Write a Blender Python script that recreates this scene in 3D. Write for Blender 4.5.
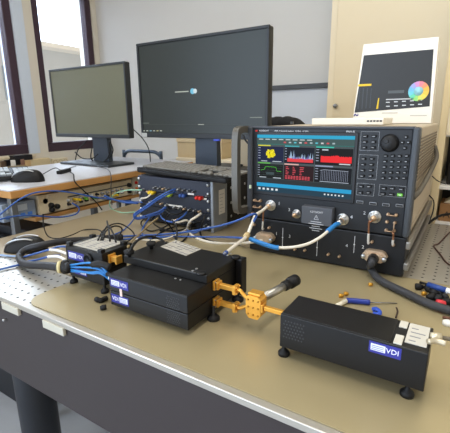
import bpy, bmesh, math, random
from mathutils import Vector, Matrix
random.seed(7)
S = bpy.context.scene
for o in list(bpy.data.objects): bpy.data.objects.remove(o)
COL = S.collection
V = Vector

# ------------------------------------------------------------------ camera
FPX, AZ, PITCH, ROLL = 386.575, .56153, .249207, -.00988
CAM = V((.52287, -.95885, .38106))          # optical table top is z = 0, floor is z = -0.85
_f = V((-math.sin(AZ)*math.cos(PITCH), math.cos(AZ)*math.cos(PITCH), -math.sin(PITCH)))
_r = V((math.cos(AZ), math.sin(AZ), 0)); _u = _r.cross(_f)
_c, _s = math.cos(ROLL), math.sin(ROLL)
RX, RY = _r*_c + _u*_s, _u*_c - _r*_s
cd = bpy.data.cameras.new('camera'); cam = bpy.data.objects.new('camera', cd); COL.objects.link(cam)
cd.sensor_width = 36; cd.lens = FPX/450*36; cd.clip_start = .02
M4 = Matrix((RX, RY, -_f)).transposed().to_4x4(); M4.translation = CAM
cam.matrix_world = M4
S.camera = cam
def px(x, y, X=None, Y=None, Z=None):
    """point of the place seen at photo pixel (x, y) on the plane X=, Y= or Z="""
    d = RX*((x-225)/FPX) + RY*((216.5-y)/FPX) + _f
    ax, v = (0, X) if X is not None else (1, Y) if Y is not None else (2, Z)
    return CAM + d*((v-CAM[ax])/d[ax])

# ------------------------------------------------------------------ world, exposure, lamps
S.view_settings.view_transform = 'Standard'; S.view_settings.look = 'None'
S.view_settings.gamma = 1; S.view_settings.use_curve_mapping = False
S.view_settings.exposure = 0.30
W = bpy.data.worlds.new('daylight'); S.world = W; W.use_nodes = True
wn, wl = W.node_tree.nodes, W.node_tree.links
bg = wn['Background']; bg.inputs[1].default_value = 1.0
wtc = wn.new('ShaderNodeTexCoord'); wsp = wn.new('ShaderNodeSeparateXYZ'); wl.new(wtc.outputs['Generated'], wsp.inputs[0])
wmr = wn.new('ShaderNodeMapRange'); wmr.inputs['From Min'].default_value = .15; wmr.inputs['From Max'].default_value = -.6; wl.new(wsp.outputs[0], wmr.inputs['Value'])
wmx = wn.new('ShaderNodeMix'); wmx.data_type = 'RGBA'; wl.new(wmr.outputs[0], wmx.inputs[0])
wmx.inputs[6].default_value = (.82, .75, .64, 1)          # the hall side
wmx.inputs[7].default_value = (4.1, 4.9, 6.0, 1)            # open sky beyond the windows
wl.new(wmx.outputs[2], bg.inputs[0])
def area(name, loc, rot, sx, sy, power, col):
    l = bpy.data.lights.new(name, 'AREA'); l.shape = 'RECTANGLE'; l.size = sx; l.size_y = sy; l.energy = power; l.color = col
    o = bpy.data.objects.new(name, l); COL.objects.link(o); o.location = loc; o.rotation_euler = rot; return o
area('ceiling_lamp_light', (.4, -.4, 1.82), (0, 0, 0), .35, 1.5, 13, (1, .95, .86))
area('ceiling_lamp_light', (-1.2, -.4, 1.82), (0, 0, 0), .35, 1.5, 13, (1, .95, .86))

# ------------------------------------------------------------------ materials
def lin(h):
    h = h.lstrip('#'); c = [int(h[i:i+2], 16)/255 for i in (0, 2, 4)]
    return tuple(x/12.92 if x <= .04045 else ((x+.055)/1.055)**2.4 for x in c) + (1,)
_m = {}
def mat(hexc, rough=.5, metal=0, emit=0, var=.06, scale=60, spec=.32, alpha=1, trans=0):
    key = (hexc, rough, metal, emit, var, scale, spec, trans)
    if key in _m: return _m[key]
    m = bpy.data.materials.new('surface_'+hexc.strip('#')); m.use_nodes = True
    nt = m.node_tree; b = nt.nodes['Principled BSDF']; c = lin(hexc)
    b.inputs['Roughness'].default_value = rough; b.inputs['Metallic'].default_value = metal
    b.inputs['Specular IOR Level'].default_value = spec
    if trans: b.inputs['Transmission Weight'].default_value = trans
    if emit:
        b.inputs['Emission Color'].default_value = c; b.inputs['Emission Strength'].default_value = emit
        b.inputs['Base Color'].default_value = (.01, .01, .01, 1)
    elif var:
        tc = nt.nodes.new('ShaderNodeTexCoord'); n = nt.nodes.new('ShaderNodeTexNoise'); n.inputs['Scale'].default_value = scale
        n.inputs['Detail'].default_value = 4
        mx = nt.nodes.new('ShaderNodeMix'); mx.data_type = 'RGBA'
        mx.inputs[6].default_value = tuple(x*(1-var) for x in c[:3])+(1,); mx.inputs[7].default_value = tuple(min(1, x*(1+var)) for x in c[:3])+(1,)
        nt.links.new(tc.outputs['Object'], n.inputs['Vector']); nt.links.new(n.outputs['Fac'], mx.inputs[0])
        nt.links.new(mx.outputs[2], b.inputs['Base Color'])
    else: b.inputs['Base Color'].default_value = c
    _m[key] = m; return m

# ------------------------------------------------------------------ mesh builder
class MB:
    def __init__(s): s.bm = bmesh.new(); s.mats = []
    def _mi(s, m):
        if m not in s.mats: s.mats.append(m)
        return s.mats.index(m)
    def _add(s, verts, faces, m, smooth=False, T=None):
        if T: verts = [T @ V(v) for v in verts]
        vs = [s.bm.verts.new(v) for v in verts]; i = s._mi(m)
        for f in faces:
            try: q = s.bm.faces.new([vs[k] for k in f])
            except ValueError: continue
            q.material_index = i; q.smooth = smooth
        return s
    def box(s, lo, hi, m, bev=0, T=None, seg=2):
        b = bmesh.new(); bmesh.ops.create_cube(b, size=1)
        lo = V(lo); hi = V(hi)
        for v in b.verts: v.co = V([(lo[i]+hi[i])/2 + v.co[i]*(hi[i]-lo[i]) for i in range(3)])
        if bev: bmesh.ops.bevel(b, geom=b.edges[:], offset=min(bev, .49*min(abs(hi[i]-lo[i]) for i in range(3))), segments=seg, affect='EDGES', profile=.5)
        b.verts.index_update(); vs = [v.co.copy() for v in b.verts]; fs = [[v.index for v in f.verts] for f in b.faces]; b.free()
        return s._add(vs, fs, m, False, T)
    def prism(s, poly, axis, a, b, m, T=None):
        """poly: (u, v) outline; extruded along axis 'x' (u=y,v=z), 'y' (u=x,v=z) or 'z' (u=x,v=y) from a to b"""
        mk = {'x': lambda u, v, t: (t, u, v), 'y': lambda u, v, t: (u, t, v), 'z': lambda u, v, t: (u, v, t)}[axis]
        n = len(poly); vs = [mk(u, v, a) for u, v in poly] + [mk(u, v, b) for u, v in poly]
        fs = [list(range(n))[::-1], list(range(n, 2*n))] + [[i, (i+1) % n, n+(i+1) % n, n+i] for i in range(n)]
        return s._add(vs, fs, m, False, T)
    def lathe(s, p, d, prof, m, seg=20, T=None, smooth=True):
        """prof: list of (distance along d, radius) from p"""
        p = V(p); d = V(d).normalized(); a = d.orthogonal().normalized(); b = d.cross(a)
        vs = []; fs = []
        for t, r in prof:
            for k in range(seg):
                an = 2*math.pi*k/seg; vs.append(p + d*t + (a*math.cos(an)+b*math.sin(an))*max(r, 1e-5))
        for i in range(len(prof)-1):
            for k in range(seg): fs.append([i*seg+k, i*seg+(k+1) % seg, (i+1)*seg+(k+1) % seg, (i+1)*seg+k])
        fs.append(list(range(seg))[::-1]); fs.append([(len(prof)-1)*seg+k for k in range(seg)])
        return s._add(vs, fs, m, smooth, T)
    def cyl(s, p, q, r, m, seg=16, T=None, r2=None):
        p = V(p); q = V(q); L = (q-p).length; r2 = r if r2 is None else r2
        return s.lathe(p, q-p, [(0, r*.9), (min(.1*r, L*.1), r), (L-min(.1*r, L*.1), r2), (L, r2*.9)], m, seg, T)
    def hexnut(s, p, d, r, L, m): return s.lathe(p, d, [(0, r*.92), (L*.1, r), (L*.9, r), (L, r*.92)], m, 6, smooth=False)
    def tube(s, pts, r, m, seg=8, smooth=True, res=6, T=None):
        pts = [V(p) for p in pts]
        if smooth and len(pts) > 2:
            out = []; P = [pts[0]*2-pts[1]] + pts + [pts[-1]*2-pts[-2]]
            for i in range(1, len(P)-2):
                p0, p1, p2, p3 = P[i-1:i+3]
                for k in range(res):
                    t = k/res; out.append(.5*((2*p1)+(p2-p0)*t+(2*p0-5*p1+4*p2-p3)*t*t+(3*p1-p0-3*p2+p3)*t**3))
            out.append(pts[-1]); pts = out
        vs = []; fs = []; a = None
        for i, p in enumerate(pts):
            d = (pts[min(i+1, len(pts)-1)]-pts[max(i-1, 0)])
            if d.length < 1e-9: d = V((0, 0, 1))
            d.normalize()
            a = d.orthogonal().normalized() if a is None else (a - d*a.dot(d)).normalized()
            b = d.cross(a); rr = r(i/(len(pts)-1)) if callable(r) else r
            for k in range(seg):
                an = 2*math.pi*k/seg; vs.append(p+(a*math.cos(an)+b*math.sin(an))*rr)
        n = len(pts)
        for i in range(n-1):
            for k in range(seg): fs.append([i*seg+k, i*seg+(k+1) % seg, (i+1)*seg+(k+1) % seg, (i+1)*seg+k])
        fs.append(list(range(seg))[::-1]); fs.append([(n-1)*seg+k for k in range(seg)])
        return s._add(vs, fs, m, True, T)
    def sphere(s, c, r, m, sc=(1, 1, 1), T=None):
        b = bmesh.new(); bmesh.ops.create_uvsphere(b, u_segments=16, v_segments=10, radius=r)
        b.verts.index_update(); vs = [V(c)+V((v.co.x*sc[0], v.co.y*sc[1], v.co.z*sc[2])) for v in b.verts]
        fs = [[v.index for v in f.verts] for f in b.faces]; b.free(); return s._add(vs, fs, m, True, T)
    def text(s, txt, T, size, m, depth=.0003, align='CENTER'):
        """flat raised lettering; T maps text x -> right, y -> up, z -> out of the surface"""
        cu = bpy.data.curves.new('lettering', 'FONT'); cu.body = txt; cu.size = size; cu.align_x = align; cu.align_y = 'CENTER'; cu.extrude = depth; cu.resolution_u = 2
        o = bpy.data.objects.new('lettering', cu); COL.objects.link(o)
        dg = bpy.context.evaluated_depsgraph_get(); me = bpy.data.meshes.new_from_object(o.evaluated_get(dg))
        vs = [v.co.copy() for v in me.vertices]; fs = [list(p.vertices) for p in me.polygons]
        bpy.data.objects.remove(o); bpy.data.curves.remove(cu); bpy.data.meshes.remove(me)
        return s._add(vs, fs, m, False, T)
    def build(s, name, parent=None, label=None):
        bmesh.ops.recalc_face_normals(s.bm, faces=s.bm.faces[:])
        if parent is not None:
            off = root_loc(parent)
            for v in s.bm.verts: v.co -= off
        me = bpy.data.meshes.new(name); s.bm.to_mesh(me); s.bm.free()
        for m in s.mats: me.materials.append(m)
        o = bpy.data.objects.new(name, me); COL.objects.link(o)
        if parent is not None: o.parent = parent
        if label: o['label'] = label
        return o
def root_loc(o):
    v = V(o.location)
    while o.parent: o = o.parent; v += o.location
    return v
def recentre(o):
    """put a one-mesh thing's origin at the foot of its mesh"""
    vs = [v.co for v in o.data.vertices]; c = V((sum(v.x for v in vs)/len(vs), sum(v.y for v in vs)/len(vs), min(v.z for v in vs)))
    for v in o.data.vertices: v.co -= c
    o.location = c
def tag(o, label, cat, group=None):
    o['label'] = label; o['category'] = cat
    if group: o['group'] = group
    if o.type == 'MESH' and o.location.length == 0: recentre(o)
    return o
def thing(name, loc, label, cat, group=None):
    o = bpy.data.objects.new(name, None); COL.objects.link(o); o.location = loc; o.empty_display_size = .02
    return tag(o, label, cat, group)
def struct(o): o['kind'] = 'structure'; return o
def FR(p): return Matrix.Translation(p) @ Matrix.Rotation(math.pi/2, 4, 'X')      # lettering on a face that looks to -Y
def copy_tree(o, parent=None):
    c = o.copy(); COL.objects.link(c)
    if parent is not None: c.parent = parent
    for ch in list(o.children): copy_tree(ch, c)
    return c

# common materials
BLACK = mat('#101114', .42); BLACKM = mat('#15161a', .38, .1); CHAR = mat('#26292f', .45); RUB = mat('#0d0d0f', .6, spec=.35); DKGREY = mat('#3c4047', .5)
STEEL = mat('#b9bbbd', .28, .9); DSTEEL = mat('#85878a', .35, .9); BRASS = mat('#c3a78a', .35, .7); GOLD = mat('#dca244', .36, .55, var=.1)
WHITE = mat('#e6e4df', .5); CREAM = mat('#e0d3b8', .55, var=.02, scale=3); INK = mat('#3a3b40', .6); PALEINK = mat('#c9ced4', .5)
BLUE = mat('#34589f', .4); SKYB = mat('#2f7cc0', .4); WCAB = mat('#d9d3c6', .45); NAVY = mat('#2b2f86', .5); RED = mat('#c8281f', .4); YEL = mat('#d8b722', .4); GREEN = mat('#6fb03c', .4)
WOOD = mat('#b98a52', .5, var=.18, scale=14); LAM = mat('#b6b8c0', .3, var=.03)

# ================================================================== SETTING
FL = -.85
struct(MB().box((-2.6, -2.6, FL-.05), (2.6, 1.75, FL), mat('#a9adb3', .5, var=.1, scale=8)).build('floor'))
struct(MB().box((-2.6, -2.6, 1.95), (2.6, 1.75, 2.0), mat('#dcdad4', .8)).build('ceiling'))
struct(MB().box((-2.6, 1.6, FL), (2.6, 1.75, 1.95), mat('#c9c8c6', .7, var=.02, scale=4)).build('wall_back'))
# left wall with two window openings (looks to +X)
WX = -2.4
WZ0, WZ1 = .125, 1.45
WALL = mat('#d8d2c6', .7, var=.03, scale=5); REV = mat('#cbd6e6', .7, var=.02)
w1y = (-.75, .825); w2y = (.985, 1.55)
m = MB()
m.box((WX-.2, -2.6, FL), (WX, 1.6, WZ0), WALL); m.box((WX-.2, -2.6, WZ1), (WX, 1.6, 1.95), WALL)
m.box((WX-.2, -2.6, WZ0), (WX, w1y[0], WZ1), WALL); m.box((WX-.2, w1y[1]+.085, WZ0), (WX, w2y[0], WZ1), WALL)
m.box((WX-.2, w2y[1], WZ0), (WX, 1.6, WZ1), WALL)
struct(m.build('wall_left'))
struct(MB().box((WX-.2, w1y[1], WZ0), (WX+.004, w1y[1]+.085, WZ1), REV).build('trim_1'))
FRM = mat('#41303c', .45); GLASS = mat('#ffffff', .02, 0, 0, 0, trans=1)
for i, (y0, y1, xf) in enumerate(((w1y[0], w1y[1], WX-.03), (w2y[0], w2y[1], WX-.03))):
    m = MB(); t = .075
    m.box((xf-.05, y0, WZ0), (xf+.02, y1, WZ0+t), FRM, .006); m.box((xf-.05, y0, WZ1-t), (xf+.02, y1, WZ1), FRM, .006)
    m.box((xf-.05, y0, WZ0+t), (xf+.02, y0+t*.8, WZ1-t), FRM, .006); m.box((xf-.05, y1-t*.8, WZ0+t), (xf+.02, y1, WZ1-t), FRM, .006)
    w = struct(m.build('window_%d' % (i+1)))
    g = MB().box((xf-.02, y0+t*.8, WZ0+t), (xf-.014, y1-t*.8, WZ1-t), GLASS).build('pane', w)
struct(MB().box((WX, -2.0, WZ0-.025), (WX+.02, .86, WZ0-.005), mat('#d9cdb4', .5), .006).build('trim_2'))
# the pale building across the street
FAC = mat('#c0c6cc', .8, var=.05, scale=1.2); FAC2 = mat('#8d9cae', .6)
bt = thing('building', (-10, 4, FL), 'pale facade with bands of blue windows across the street, seen through the left windows', 'building')
MB().box((-12, -6, FL-3), (-10, 14, 2.3), FAC).build('wall', bt)
for k in range(9):
    y = -4.5+k*1.9
    MB().box((-10.03, y, .9), (-9.97, y+1.2, 1.75), FAC2).build('window', bt)
MB().box((-10.08, -6, 2.3), (-9.5, 14, 2.42), WHITE).build('roof_edge', bt)

# ================================================================== ceiling lamps
for k, x in enumerate((.4, -1.2)):
    t = thing('ceiling_light', (x, -.4, 1.95), ('white fluorescent ceiling fixture above the optical table', 'white fluorescent ceiling fixture nearer the windows')[k], 'lamp')
    MB().box((x-.2, -1.2, 1.86), (x+.2, .4, 1.95), WHITE, .01).build('housing', t)
    MB().box((x-.17, -1.15, 1.845), (x+.17, .35, 1.86), mat('#fff4dc', .5, emit=2.0)).build('diffuser', t)

# ================================================================== optical table
TX0, TX1, TY0, TY1 = -.765, 1.5, -.556, .60
def hole_steel(base, hole):
    m = mat(base, .30, .55, var=.05, scale=25); m = m.copy(); nt = m.node_tree; N = nt.nodes; L = nt.links; b = N['Principled BSDF']
    old = b.inputs['Base Color'].links[0].from_socket
    g = N.new('ShaderNodeNewGeometry'); sep = N.new('ShaderNodeSeparateXYZ'); L.new(g.outputs['Position'], sep.inputs[0])
    def fr(sock):
        a = N.new('ShaderNodeMath'); a.operation = 'MULTIPLY'; a.inputs[1].default_value = 1/.025; L.new(sock, a.inputs[0])
        f = N.new('ShaderNodeMath'); f.operation = 'FRACT'; L.new(a.outputs[0], f.inputs[0])
        c = N.new('ShaderNodeMath'); c.operation = 'SUBTRACT'; c.inputs[1].default_value = .5; L.new(f.outputs[0], c.inputs[0])
        q = N.new('ShaderNodeMath'); q.operation = 'MULTIPLY'; L.new(c.outputs[0], q.inputs[0]); L.new(c.outputs[0], q.inputs[1]); return q
    a = N.new('ShaderNodeMath'); a.operation = 'ADD'; L.new(fr(sep.outputs[0]).outputs[0], a.inputs[0]); L.new(fr(sep.outputs[1]).outputs[0], a.inputs[1])
    lt = N.new('ShaderNodeMath'); lt.operation = 'LESS_THAN'; lt.inputs[1].default_value = .015; L.new(a.outputs[0], lt.inputs[0])
    mx = N.new('ShaderNodeMix'); mx.data_type = 'RGBA'; mx.inputs[7].default_value = lin(hole); L.new(lt.outputs[0], mx.inputs[0]); L.new(old, mx.inputs[6])
    L.new(mx.outputs[2], b.inputs['Base Color'])
    rg = N.new('ShaderNodeMath'); rg.operation = 'MULTIPLY_ADD'; rg.inputs[1].default_value = .65; rg.inputs[2].default_value = .30; L.new(lt.outputs[0], rg.inputs[0]); L.new(rg.outputs[0], b.inputs['Roughness'])
    mt = N.new('ShaderNodeMath'); mt.operation = 'MULTIPLY_ADD'; mt.inputs[1].default_value = -.55; mt.inputs[2].default_value = .55; L.new(lt.outputs[0], mt.inputs[0]); L.new(mt.outputs[0], b.inputs['Metallic'])
    return m
ot = thing('optical_table', (.35, .02, FL), 'big steel optical table with a grid of holes and dark sides', 'table')
MB().box((TX0, TY0, -.012), (TX1, TY1, 0), hole_steel('#b7b2a8', '#2c2a28'), .0015).build('tabletop', ot)
SIDE = mat('#322b2b', .5, var=.05)
m = MB(); m.box((TX0+.004, TY0+.004, -.21), (TX1-.004, TY1-.004, -.012), SIDE, .003); m.build('core', ot)
for k, (x, y) in enumerate(((TX0+.15, TY0+.2), (TX1-.15, TY0+.2), (TX0+.15, TY1-.15), (TX1-.15, TY1-.15))):
    MB().cyl((x, y, FL), (x, y, -.21), .06, CHAR, 20).build('leg', ot)
for (a, b, c, d) in ((2, 300, 20, 317), (43, 318, 65, 337)):
    p = px(a, b, Y=TY0); q = px(c, d, Y=TY0)
    zt = px((a+c)/2, (b+d)/2, Y=TY0).z
    m = MB(); m.box((p.x, TY0-.003, zt-.0085), (q.x, TY0+.004, zt+.0085), mat('#bdb9aa', .5), .001); m.build('label_plate', ot, 'white blank plate on dark front side')
p = px(4, 320, Y=TY0); MB().cyl(p+V((0, .006, 0)), p+V((0, -.003, 0)), .003, STEEL).build('screw', ot)

# tan sheet lying on the table
def rounded(x0, y0, x1, y1, r, n=8):
    out = []
    for cx, cy, a0 in ((x1-r, y1-r, 0), (x0+r, y1-r, 90), (x0+r, y0+r, 180), (x1-r, y0+r, 270)):
        for k in range(n+1):
            a = math.radians(a0+90*k/n); out.append((cx+r*math.cos(a), cy+r*math.sin(a)))
    return out
MATC = mat('#a99b78', .36, .35, var=.06, scale=6)
m = MB(); m.prism(rounded(-.255, TY0+.012, 1.2, .012, .04), 'z', .0005, .0025, MATC)
tag(m.build('bench_mat'), 'large tan sheet with rounded corner lying on the optical table under the black boxes', 'mat')
m = MB(); m.prism([(-.760, -.40), (-.262, -.40), (-.262, .019), (-.008, .019), (-.008, .59), (-.760, .59)], 'z', .0005, .0022, mat('#a2947a', .36, .35, var=.05, scale=6))
tag(m.build('bench_mat'), 'second tan sheet under the instrument rack and the mouse on the optical table', 'mat')

# ================================================================== network analyzer
AX0, AX1, AZ0, AZ1, AD = 0.0, .425, .105, .357, .586
an = thing('network_analyzer', (.21, .29, AZ0), 'large network analyzer with lit colour screen, keypad and dark front panel', 'analyzer')
CASE = mat('#b9ab95', .5, var=.04); FP = mat('#1a1d22', .42, var=.05); BEZ = mat('#191b20', .4); RIM = mat('#43474c', .4, .2)
m = MB(); m.box((AX0+.006, .02, AZ0), (AX1-.006, AD, AZ1), CASE, .004); m.build('case', an)
m = MB(); m.box((AX0+.012, .0, AZ0), (AX1-.012, .022, AZ1-.002), FP, .003); m.build('front_panel', an)
m = MB(); m.box((AX1-.013, -.006, AZ0), (AX1+.002, .03, AZ1+.001), RIM, .005); m.build('corner_trim', an, 'blue grey upright edge trim')
m = MB(); m.box((AX0-.002, -.006, AZ0), (AX0+.014, .03, AZ1+.001), DKGREY, .004); m.build('corner_trim', an)
m = MB(); m.box((AX0+.01, -.003, AZ1-.004), (AX1-.01, .03, AZ1+.002), DKGREY, .002); m.build('top_trim', an)
# vents, strap and rail on the right side
m = MB()
for k in range(13): m.box((AX1-.0065, .10, AZ1-.030-k*.0085), (AX1-.0035, .56, AZ1-.0265-k*.0085), mat('#7d7263', .6))
m.build('vent', an)
m = MB(); m.tube([(AX1-.004, .05, AZ1-.165), (AX1+.006, .12, AZ1-.150), (AX1+.007, .42, AZ1-.125), (AX1+.006, .52, AZ1-.105), (AX1-.004, .54, AZ1-.075)], .007, mat('#5c574f', .55)); m.build('carry_strap', an)
# front handle on the left
hp = [(-.022, -.004, .372), (-.022, -.05, .366), (-.022, -.066, .34), (-.022, -.066, .16), (-.022, -.05, .128), (-.022, -.004, .124)]
m = MB()
HND = mat('#5a5751', .4, .3)
def slab_tube(mb, pts, w, m_):      # flat strap handle: sweep a rectangle w wide in X, in the YZ plane
    n = len(pts); outer = []; inner = []
    for i, p in enumerate(pts):
        a = V(pts[max(i-1, 0)]); b = V(pts[min(i+1, n-1)]); d = (b-a).normalized(); nn = V((0, -d.z, d.y))
        outer.append(V(p)+nn*.009); inner.append(V(p)-nn*.009)
    vs = []
    for o_, i_ in zip(outer, inner):
        vs += [o_+V((-w, 0, 0)), o_+V((w, 0, 0)), i_+V((w, 0, 0)), i_+V((-w, 0, 0))]
    fs = [[0, 1, 2, 3], [(n-1)*4+k for k in (3, 2, 1, 0)]]
    for i in range(n-1):
        for k in range(4): fs.append([i*4+k, i*4+(k+1) % 4, (i+1)*4+(k+1) % 4, (i+1)*4+k])
    mb._add(vs, fs, m_)
def smooth_pts(pts, res=6):
    pts = [V(p) for p in pts]; P = [pts[0]*2-pts[1]]+pts+[pts[-1]*2-pts[-2]]; out = []
    for i in range(1, len(P)-2):
        p0, p1, p2, p3 = P[i-1:i+3]
        for k in range(res):
            t = k/res; out.append(.5*((2*p1)+(p2-p0)*t+(2*p0-5*p1+4*p2-p3)*t*t+(3*p1-p0-3*p2+p3)*t**3))
    return out+[pts[-1]]
slab_tube(m, smooth_pts([(-.009, .006, .350), (-.009, -.035, .350), (-.009, -.052, .335), (-.009, -.055, .25), (-.009, -.052, .15), (-.009, -.038, .128), (-.009, .006, .126)]), .009, HND)
m.build('handle', an, 'grey strap handle on the left front edge')
# screen
sx0, sx1, sz0, sz1 = .0285, .2885, .183, .337
YS = -.0035
MBZ = MB(); MBZ.box((sx0-.009, -.003, sz0-.010), (sx1+.008, .004, sz1+.008), BEZ, .002); MBZ.build('screen_bezel', an)
def SC(u, v): return sx0+(sx1-sx0)*u, sz1-(sz1-sz0)*v
def em(h, s=.9): return mat(h, .3, emit=s, var=0, spec=.02)
def rect(mb, u0, v0, u1, v1, h, lay=0, s=.9):
    x0, za = SC(u0, v0); x1, zb = SC(u1, v1); y = YS-.0002*(lay+1)
    mb.box((x0, y, zb), (x1, YS, za), em(h, s))
m = MB(); rect(m, 0, 0, 1, 1, '#262d31'); rect(m, 0, 0, 1, .055, '#2a9fc4', 1); rect(m, 0, .055, 1, .155, '#3d5352', 1)
for k in range(8): rect(m, .02+k*.075, .07, .07+k*.075, .085, '#b8c6c6', 2)
for k in range(10): rect(m, .30+k*.055, .112, .325+k*.055, .135, ('#c84f55', '#9fb4b8', '#57b7c4', '#c9c9c9')[k % 4], 2)
rect(m, .0, .155, 1, .168, '#2f6b66', 1)
rect(m, 0, .845, 1, .91, '#2396c6', 1); rect(m, 0, .91, 1, 1, '#1d3a4a', 1)
for k in range(5): rect(m, .02+k*.05, .935, .045+k*.05, .97, '#d6dde0', 2)
for k in range(6): rect(m, .74+k*.035, .94, .755+k*.035, .965, '#d6dde0', 2)
scr = m.build('screen', an, 'lit touch screen with six plot windows')
def poly(mb, pts, h, lay, s=.9):
    y = YS-.0002*(lay+1)
    pp = [SC(u, v) for u, v in pts]; mb.prism(pp, 'y', y, y+.0001, em(h, s))
def line(mb, pts, h, lay, r=.0006, s=.9):
    y = YS-.0002*(lay+1); mb.tube([(SC(u, v)[0], y, SC(u, v)[1]) for u, v in pts], r, em(h, s), 4, False)
def pane(u0, v0, u1, v1, bgc, bar):
    mb = MB(); rect(mb, u0, v0, u1, v1, '#454f52', 1); rect(mb, u0+.004, v0+.03, u1-.004, v1-.006, bgc, 2); rect(mb, u0+.01, v0+.004, u0+(u1-u0)*.5, v0+.024, bar, 3); return mb
C0, C1, C2, C3 = .003, .305, .63, .997
r1, r2, r3 = .17, .475, .765
mb = pane(C0, r1, C1, r2, '#10183a', '#c8c23a')                       # constellation
for k in range(70):
    a = random.random()*6.28; r = random.random()**.5; u = .158+.047*r*math.cos(a); v = .325+.075*r*math.sin(a)
    rect(mb, u-.009, v-.013, u+.009, v+.013, random.choice(('#e5d51e', '#f0e23a', '#c9b818')), 3)
for k in range(5): rect(mb, .015, .22+k*.045, .04, .232+k*.045, '#9aa2b4', 3)
rect(mb, .05, .448, .12, .46, '#b9c3cc', 3); rect(mb, .18, .448, .28, .46, '#b9c3cc', 3)
mb.build('plot_window', scr)
mb = pane(C1, r1, C2, r2, '#0d1220', '#3f9fa8')                       # spectrum
pts = [(.36, .40)]
for k in range(44):
    u = .36+k*.0058; pts.append((u, .385-abs(random.gauss(0, .055)) if k % 2 else .39))
pts.append((.615, .40)); poly(mb, pts, '#a9c6e2', 3)
pts = [(.36, .40)]
for k in range(44):
    u = .36+k*.0058; pts.append((u, .39-abs(random.gauss(0, .035)) if k % 2 else .395))
pts.append((.615, .40)); poly(mb, pts, '#6b6fb0', 4)
pts = [(.345, .445)]
for k in range(40): pts.append((.345+k*.0069, .400-random.random()*.022))
pts.append((.615, .445)); poly(mb, pts, '#d83a3f', 5)
for k in range(5): rect(mb, .318, .22+k*.045, .335, .232+k*.045, '#9aa2b4', 3)
mb.build('plot_window', scr)
mb = pane(C2, r1, C3, r2, '#0a0d10', '#39b8a4')                       # red channel
pts = [(.69, .425)]
for k in range(50): pts.append((.69+k*.006, (.325 if (k < 17 or k > 28) else .315)+random.uniform(-.008, .008)))
pts.append((.985, .425)); poly(mb, pts, '#e5262b', 3); rect(mb, .87, .435, .975, .452, '#c9ced2', 3)
rect(mb, .70, .215, .76, .235, '#b9c3cc', 3)
for k in range(5): rect(mb, .642, .22+k*.045, .67, .232+k*.045, '#9aa2b4', 3)
mb.build('plot_window', scr)
mb = pane(C0, r2, C1, r3, '#0b100e', '#59a845')                       # green step trace
line(mb, [(.05, .62), (.09, .60), (.10, .555), (.12, .55), (.22, .555), (.23, .62), (.28, .625)], '#57d13e', 3)
for k in range(5): line(mb, [(.05, .53+k*.042), (.29, .53+k*.042)], '#3a4a46', 3, .0003)
rect(mb, .11, .645, .20, .69, '#3b4a4c', 3)
for k in range(5): rect(mb, .012, .53+k*.042, .035, .54+k*.042, '#9aa2b4', 3)
rect(mb, .03, .735, .11, .748, '#b9c3cc', 3); rect(mb, .19, .735, .28, .748, '#b9c3cc', 3)
mb.build('plot_window', scr)
mb = pane(C1, r2, C2, r3, '#23090f', '#d8a8a0')                       # red table
for k in range(3):
    for j in range(5): rect(mb, .33+k*.075, .53+j*.03, .33+k*.075+random.uniform(.015, .045), .542+j*.03, '#d04a55', 3)
for j in range(3):
    for k in range(9): rect(mb, .325+k*.03, .685+j*.022, .347+k*.03, .698+j*.022, '#d04a55', 3)
mb.build('plot_window', scr)
mb = pane(C2, r2, C3, r3, '#0a0c14', '#8f97b0')                       # comb
for k in range(16): rect(mb, .70+k*.017, .555, .703+k*.017, .72, '#8c93a6', 3)
line(mb, [(.69, .56), (.73, .545), (.96, .552)], '#a9b2c0', 3); rect(mb, .69, .735, .97, .745, '#a9b2c0', 3)
for k in range(5): rect(mb, .642, .53+k*.042, .67, .54+k*.042, '#9aa2b4', 3)
mb.build('plot_window', scr)
# lettering on the top bar
m = MB(); KT = mat('#c9ccd2', .5, var=0)
z = px(300, 131.2, Y=-.003).z
m.text('KEYSIGHT', FR((px(260, 131, Y=0).x+.014, -.0032, z)), .0062, KT)
m.build('maker_lettering', an); m = MB(); m.text('PNA-X Network Analyzer  10 MHz - 67 GHz', FR((px(281, 131, Y=0).x+.03, -.0032, z)), .0050, KT)
m.build('title_lettering', an, 'small pale title lettering above the screen'); m = MB(); m.text('PNA-X', FR((px(351, 131, Y=0).x, -.0032, z)), .0068, KT)
m.build('model_lettering', an)
MB().box((px(256, 131, Y=0).x, -.0035, z-.002), (px(258, 131, Y=0).x, -.002, z+.002), RED).build('maker_mark', an, 'small red mark above the screen')
# buttons
BTN = mat('#16181c', .5); BW = mat('#a5a9af', .5)
def fpz(x, y): p = px(x, y, Y=-.002); return p.x, p.z
def button(x, y, w=.0105, h=.0058, mt=None):
    X, Z = fpz(x, y); mb = MB(); mb.box((X-w/2, -.006, Z-h/2), (X+w/2, .002, Z+h/2), mt or BTN, .0012)
    mb.box((X-w*.28, -.0063, Z-.0005), (X+w*.28, -.005, Z+.0006), BW if mt is None else WHITE)
    return mb.build('button', an, None if mt is None else 'green button')
def grid(xs0, xs1, y0, y1, cx, cy, lean=0, **k):
    for j in range(cy):
        for i in range(cx):
            fy = j/(cy-1) if cy > 1 else 0; fx = i/(cx-1) if cx > 1 else 0
            button(xs0+(xs1-xs0)*fx-lean*fy, y0+(y1-y0)*fy, **k)
grid(365.2, 373.8, 136.3, 147.6, 2, 3, .9); grid(363.4, 371.8, 158.8, 176.0, 2, 4, 1.4); grid(361, 369, 186.4, 192.6, 2, 2, .6)
grid(385.6, 406.6, 156.0, 178.0, 4, 5, 2.6, w=.0085, h=.0062)
for x, y in ((406, 137), (402.3, 142.4), (408.4, 142.4), (404.6, 148)): button(x, y, .007, .007)
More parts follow.
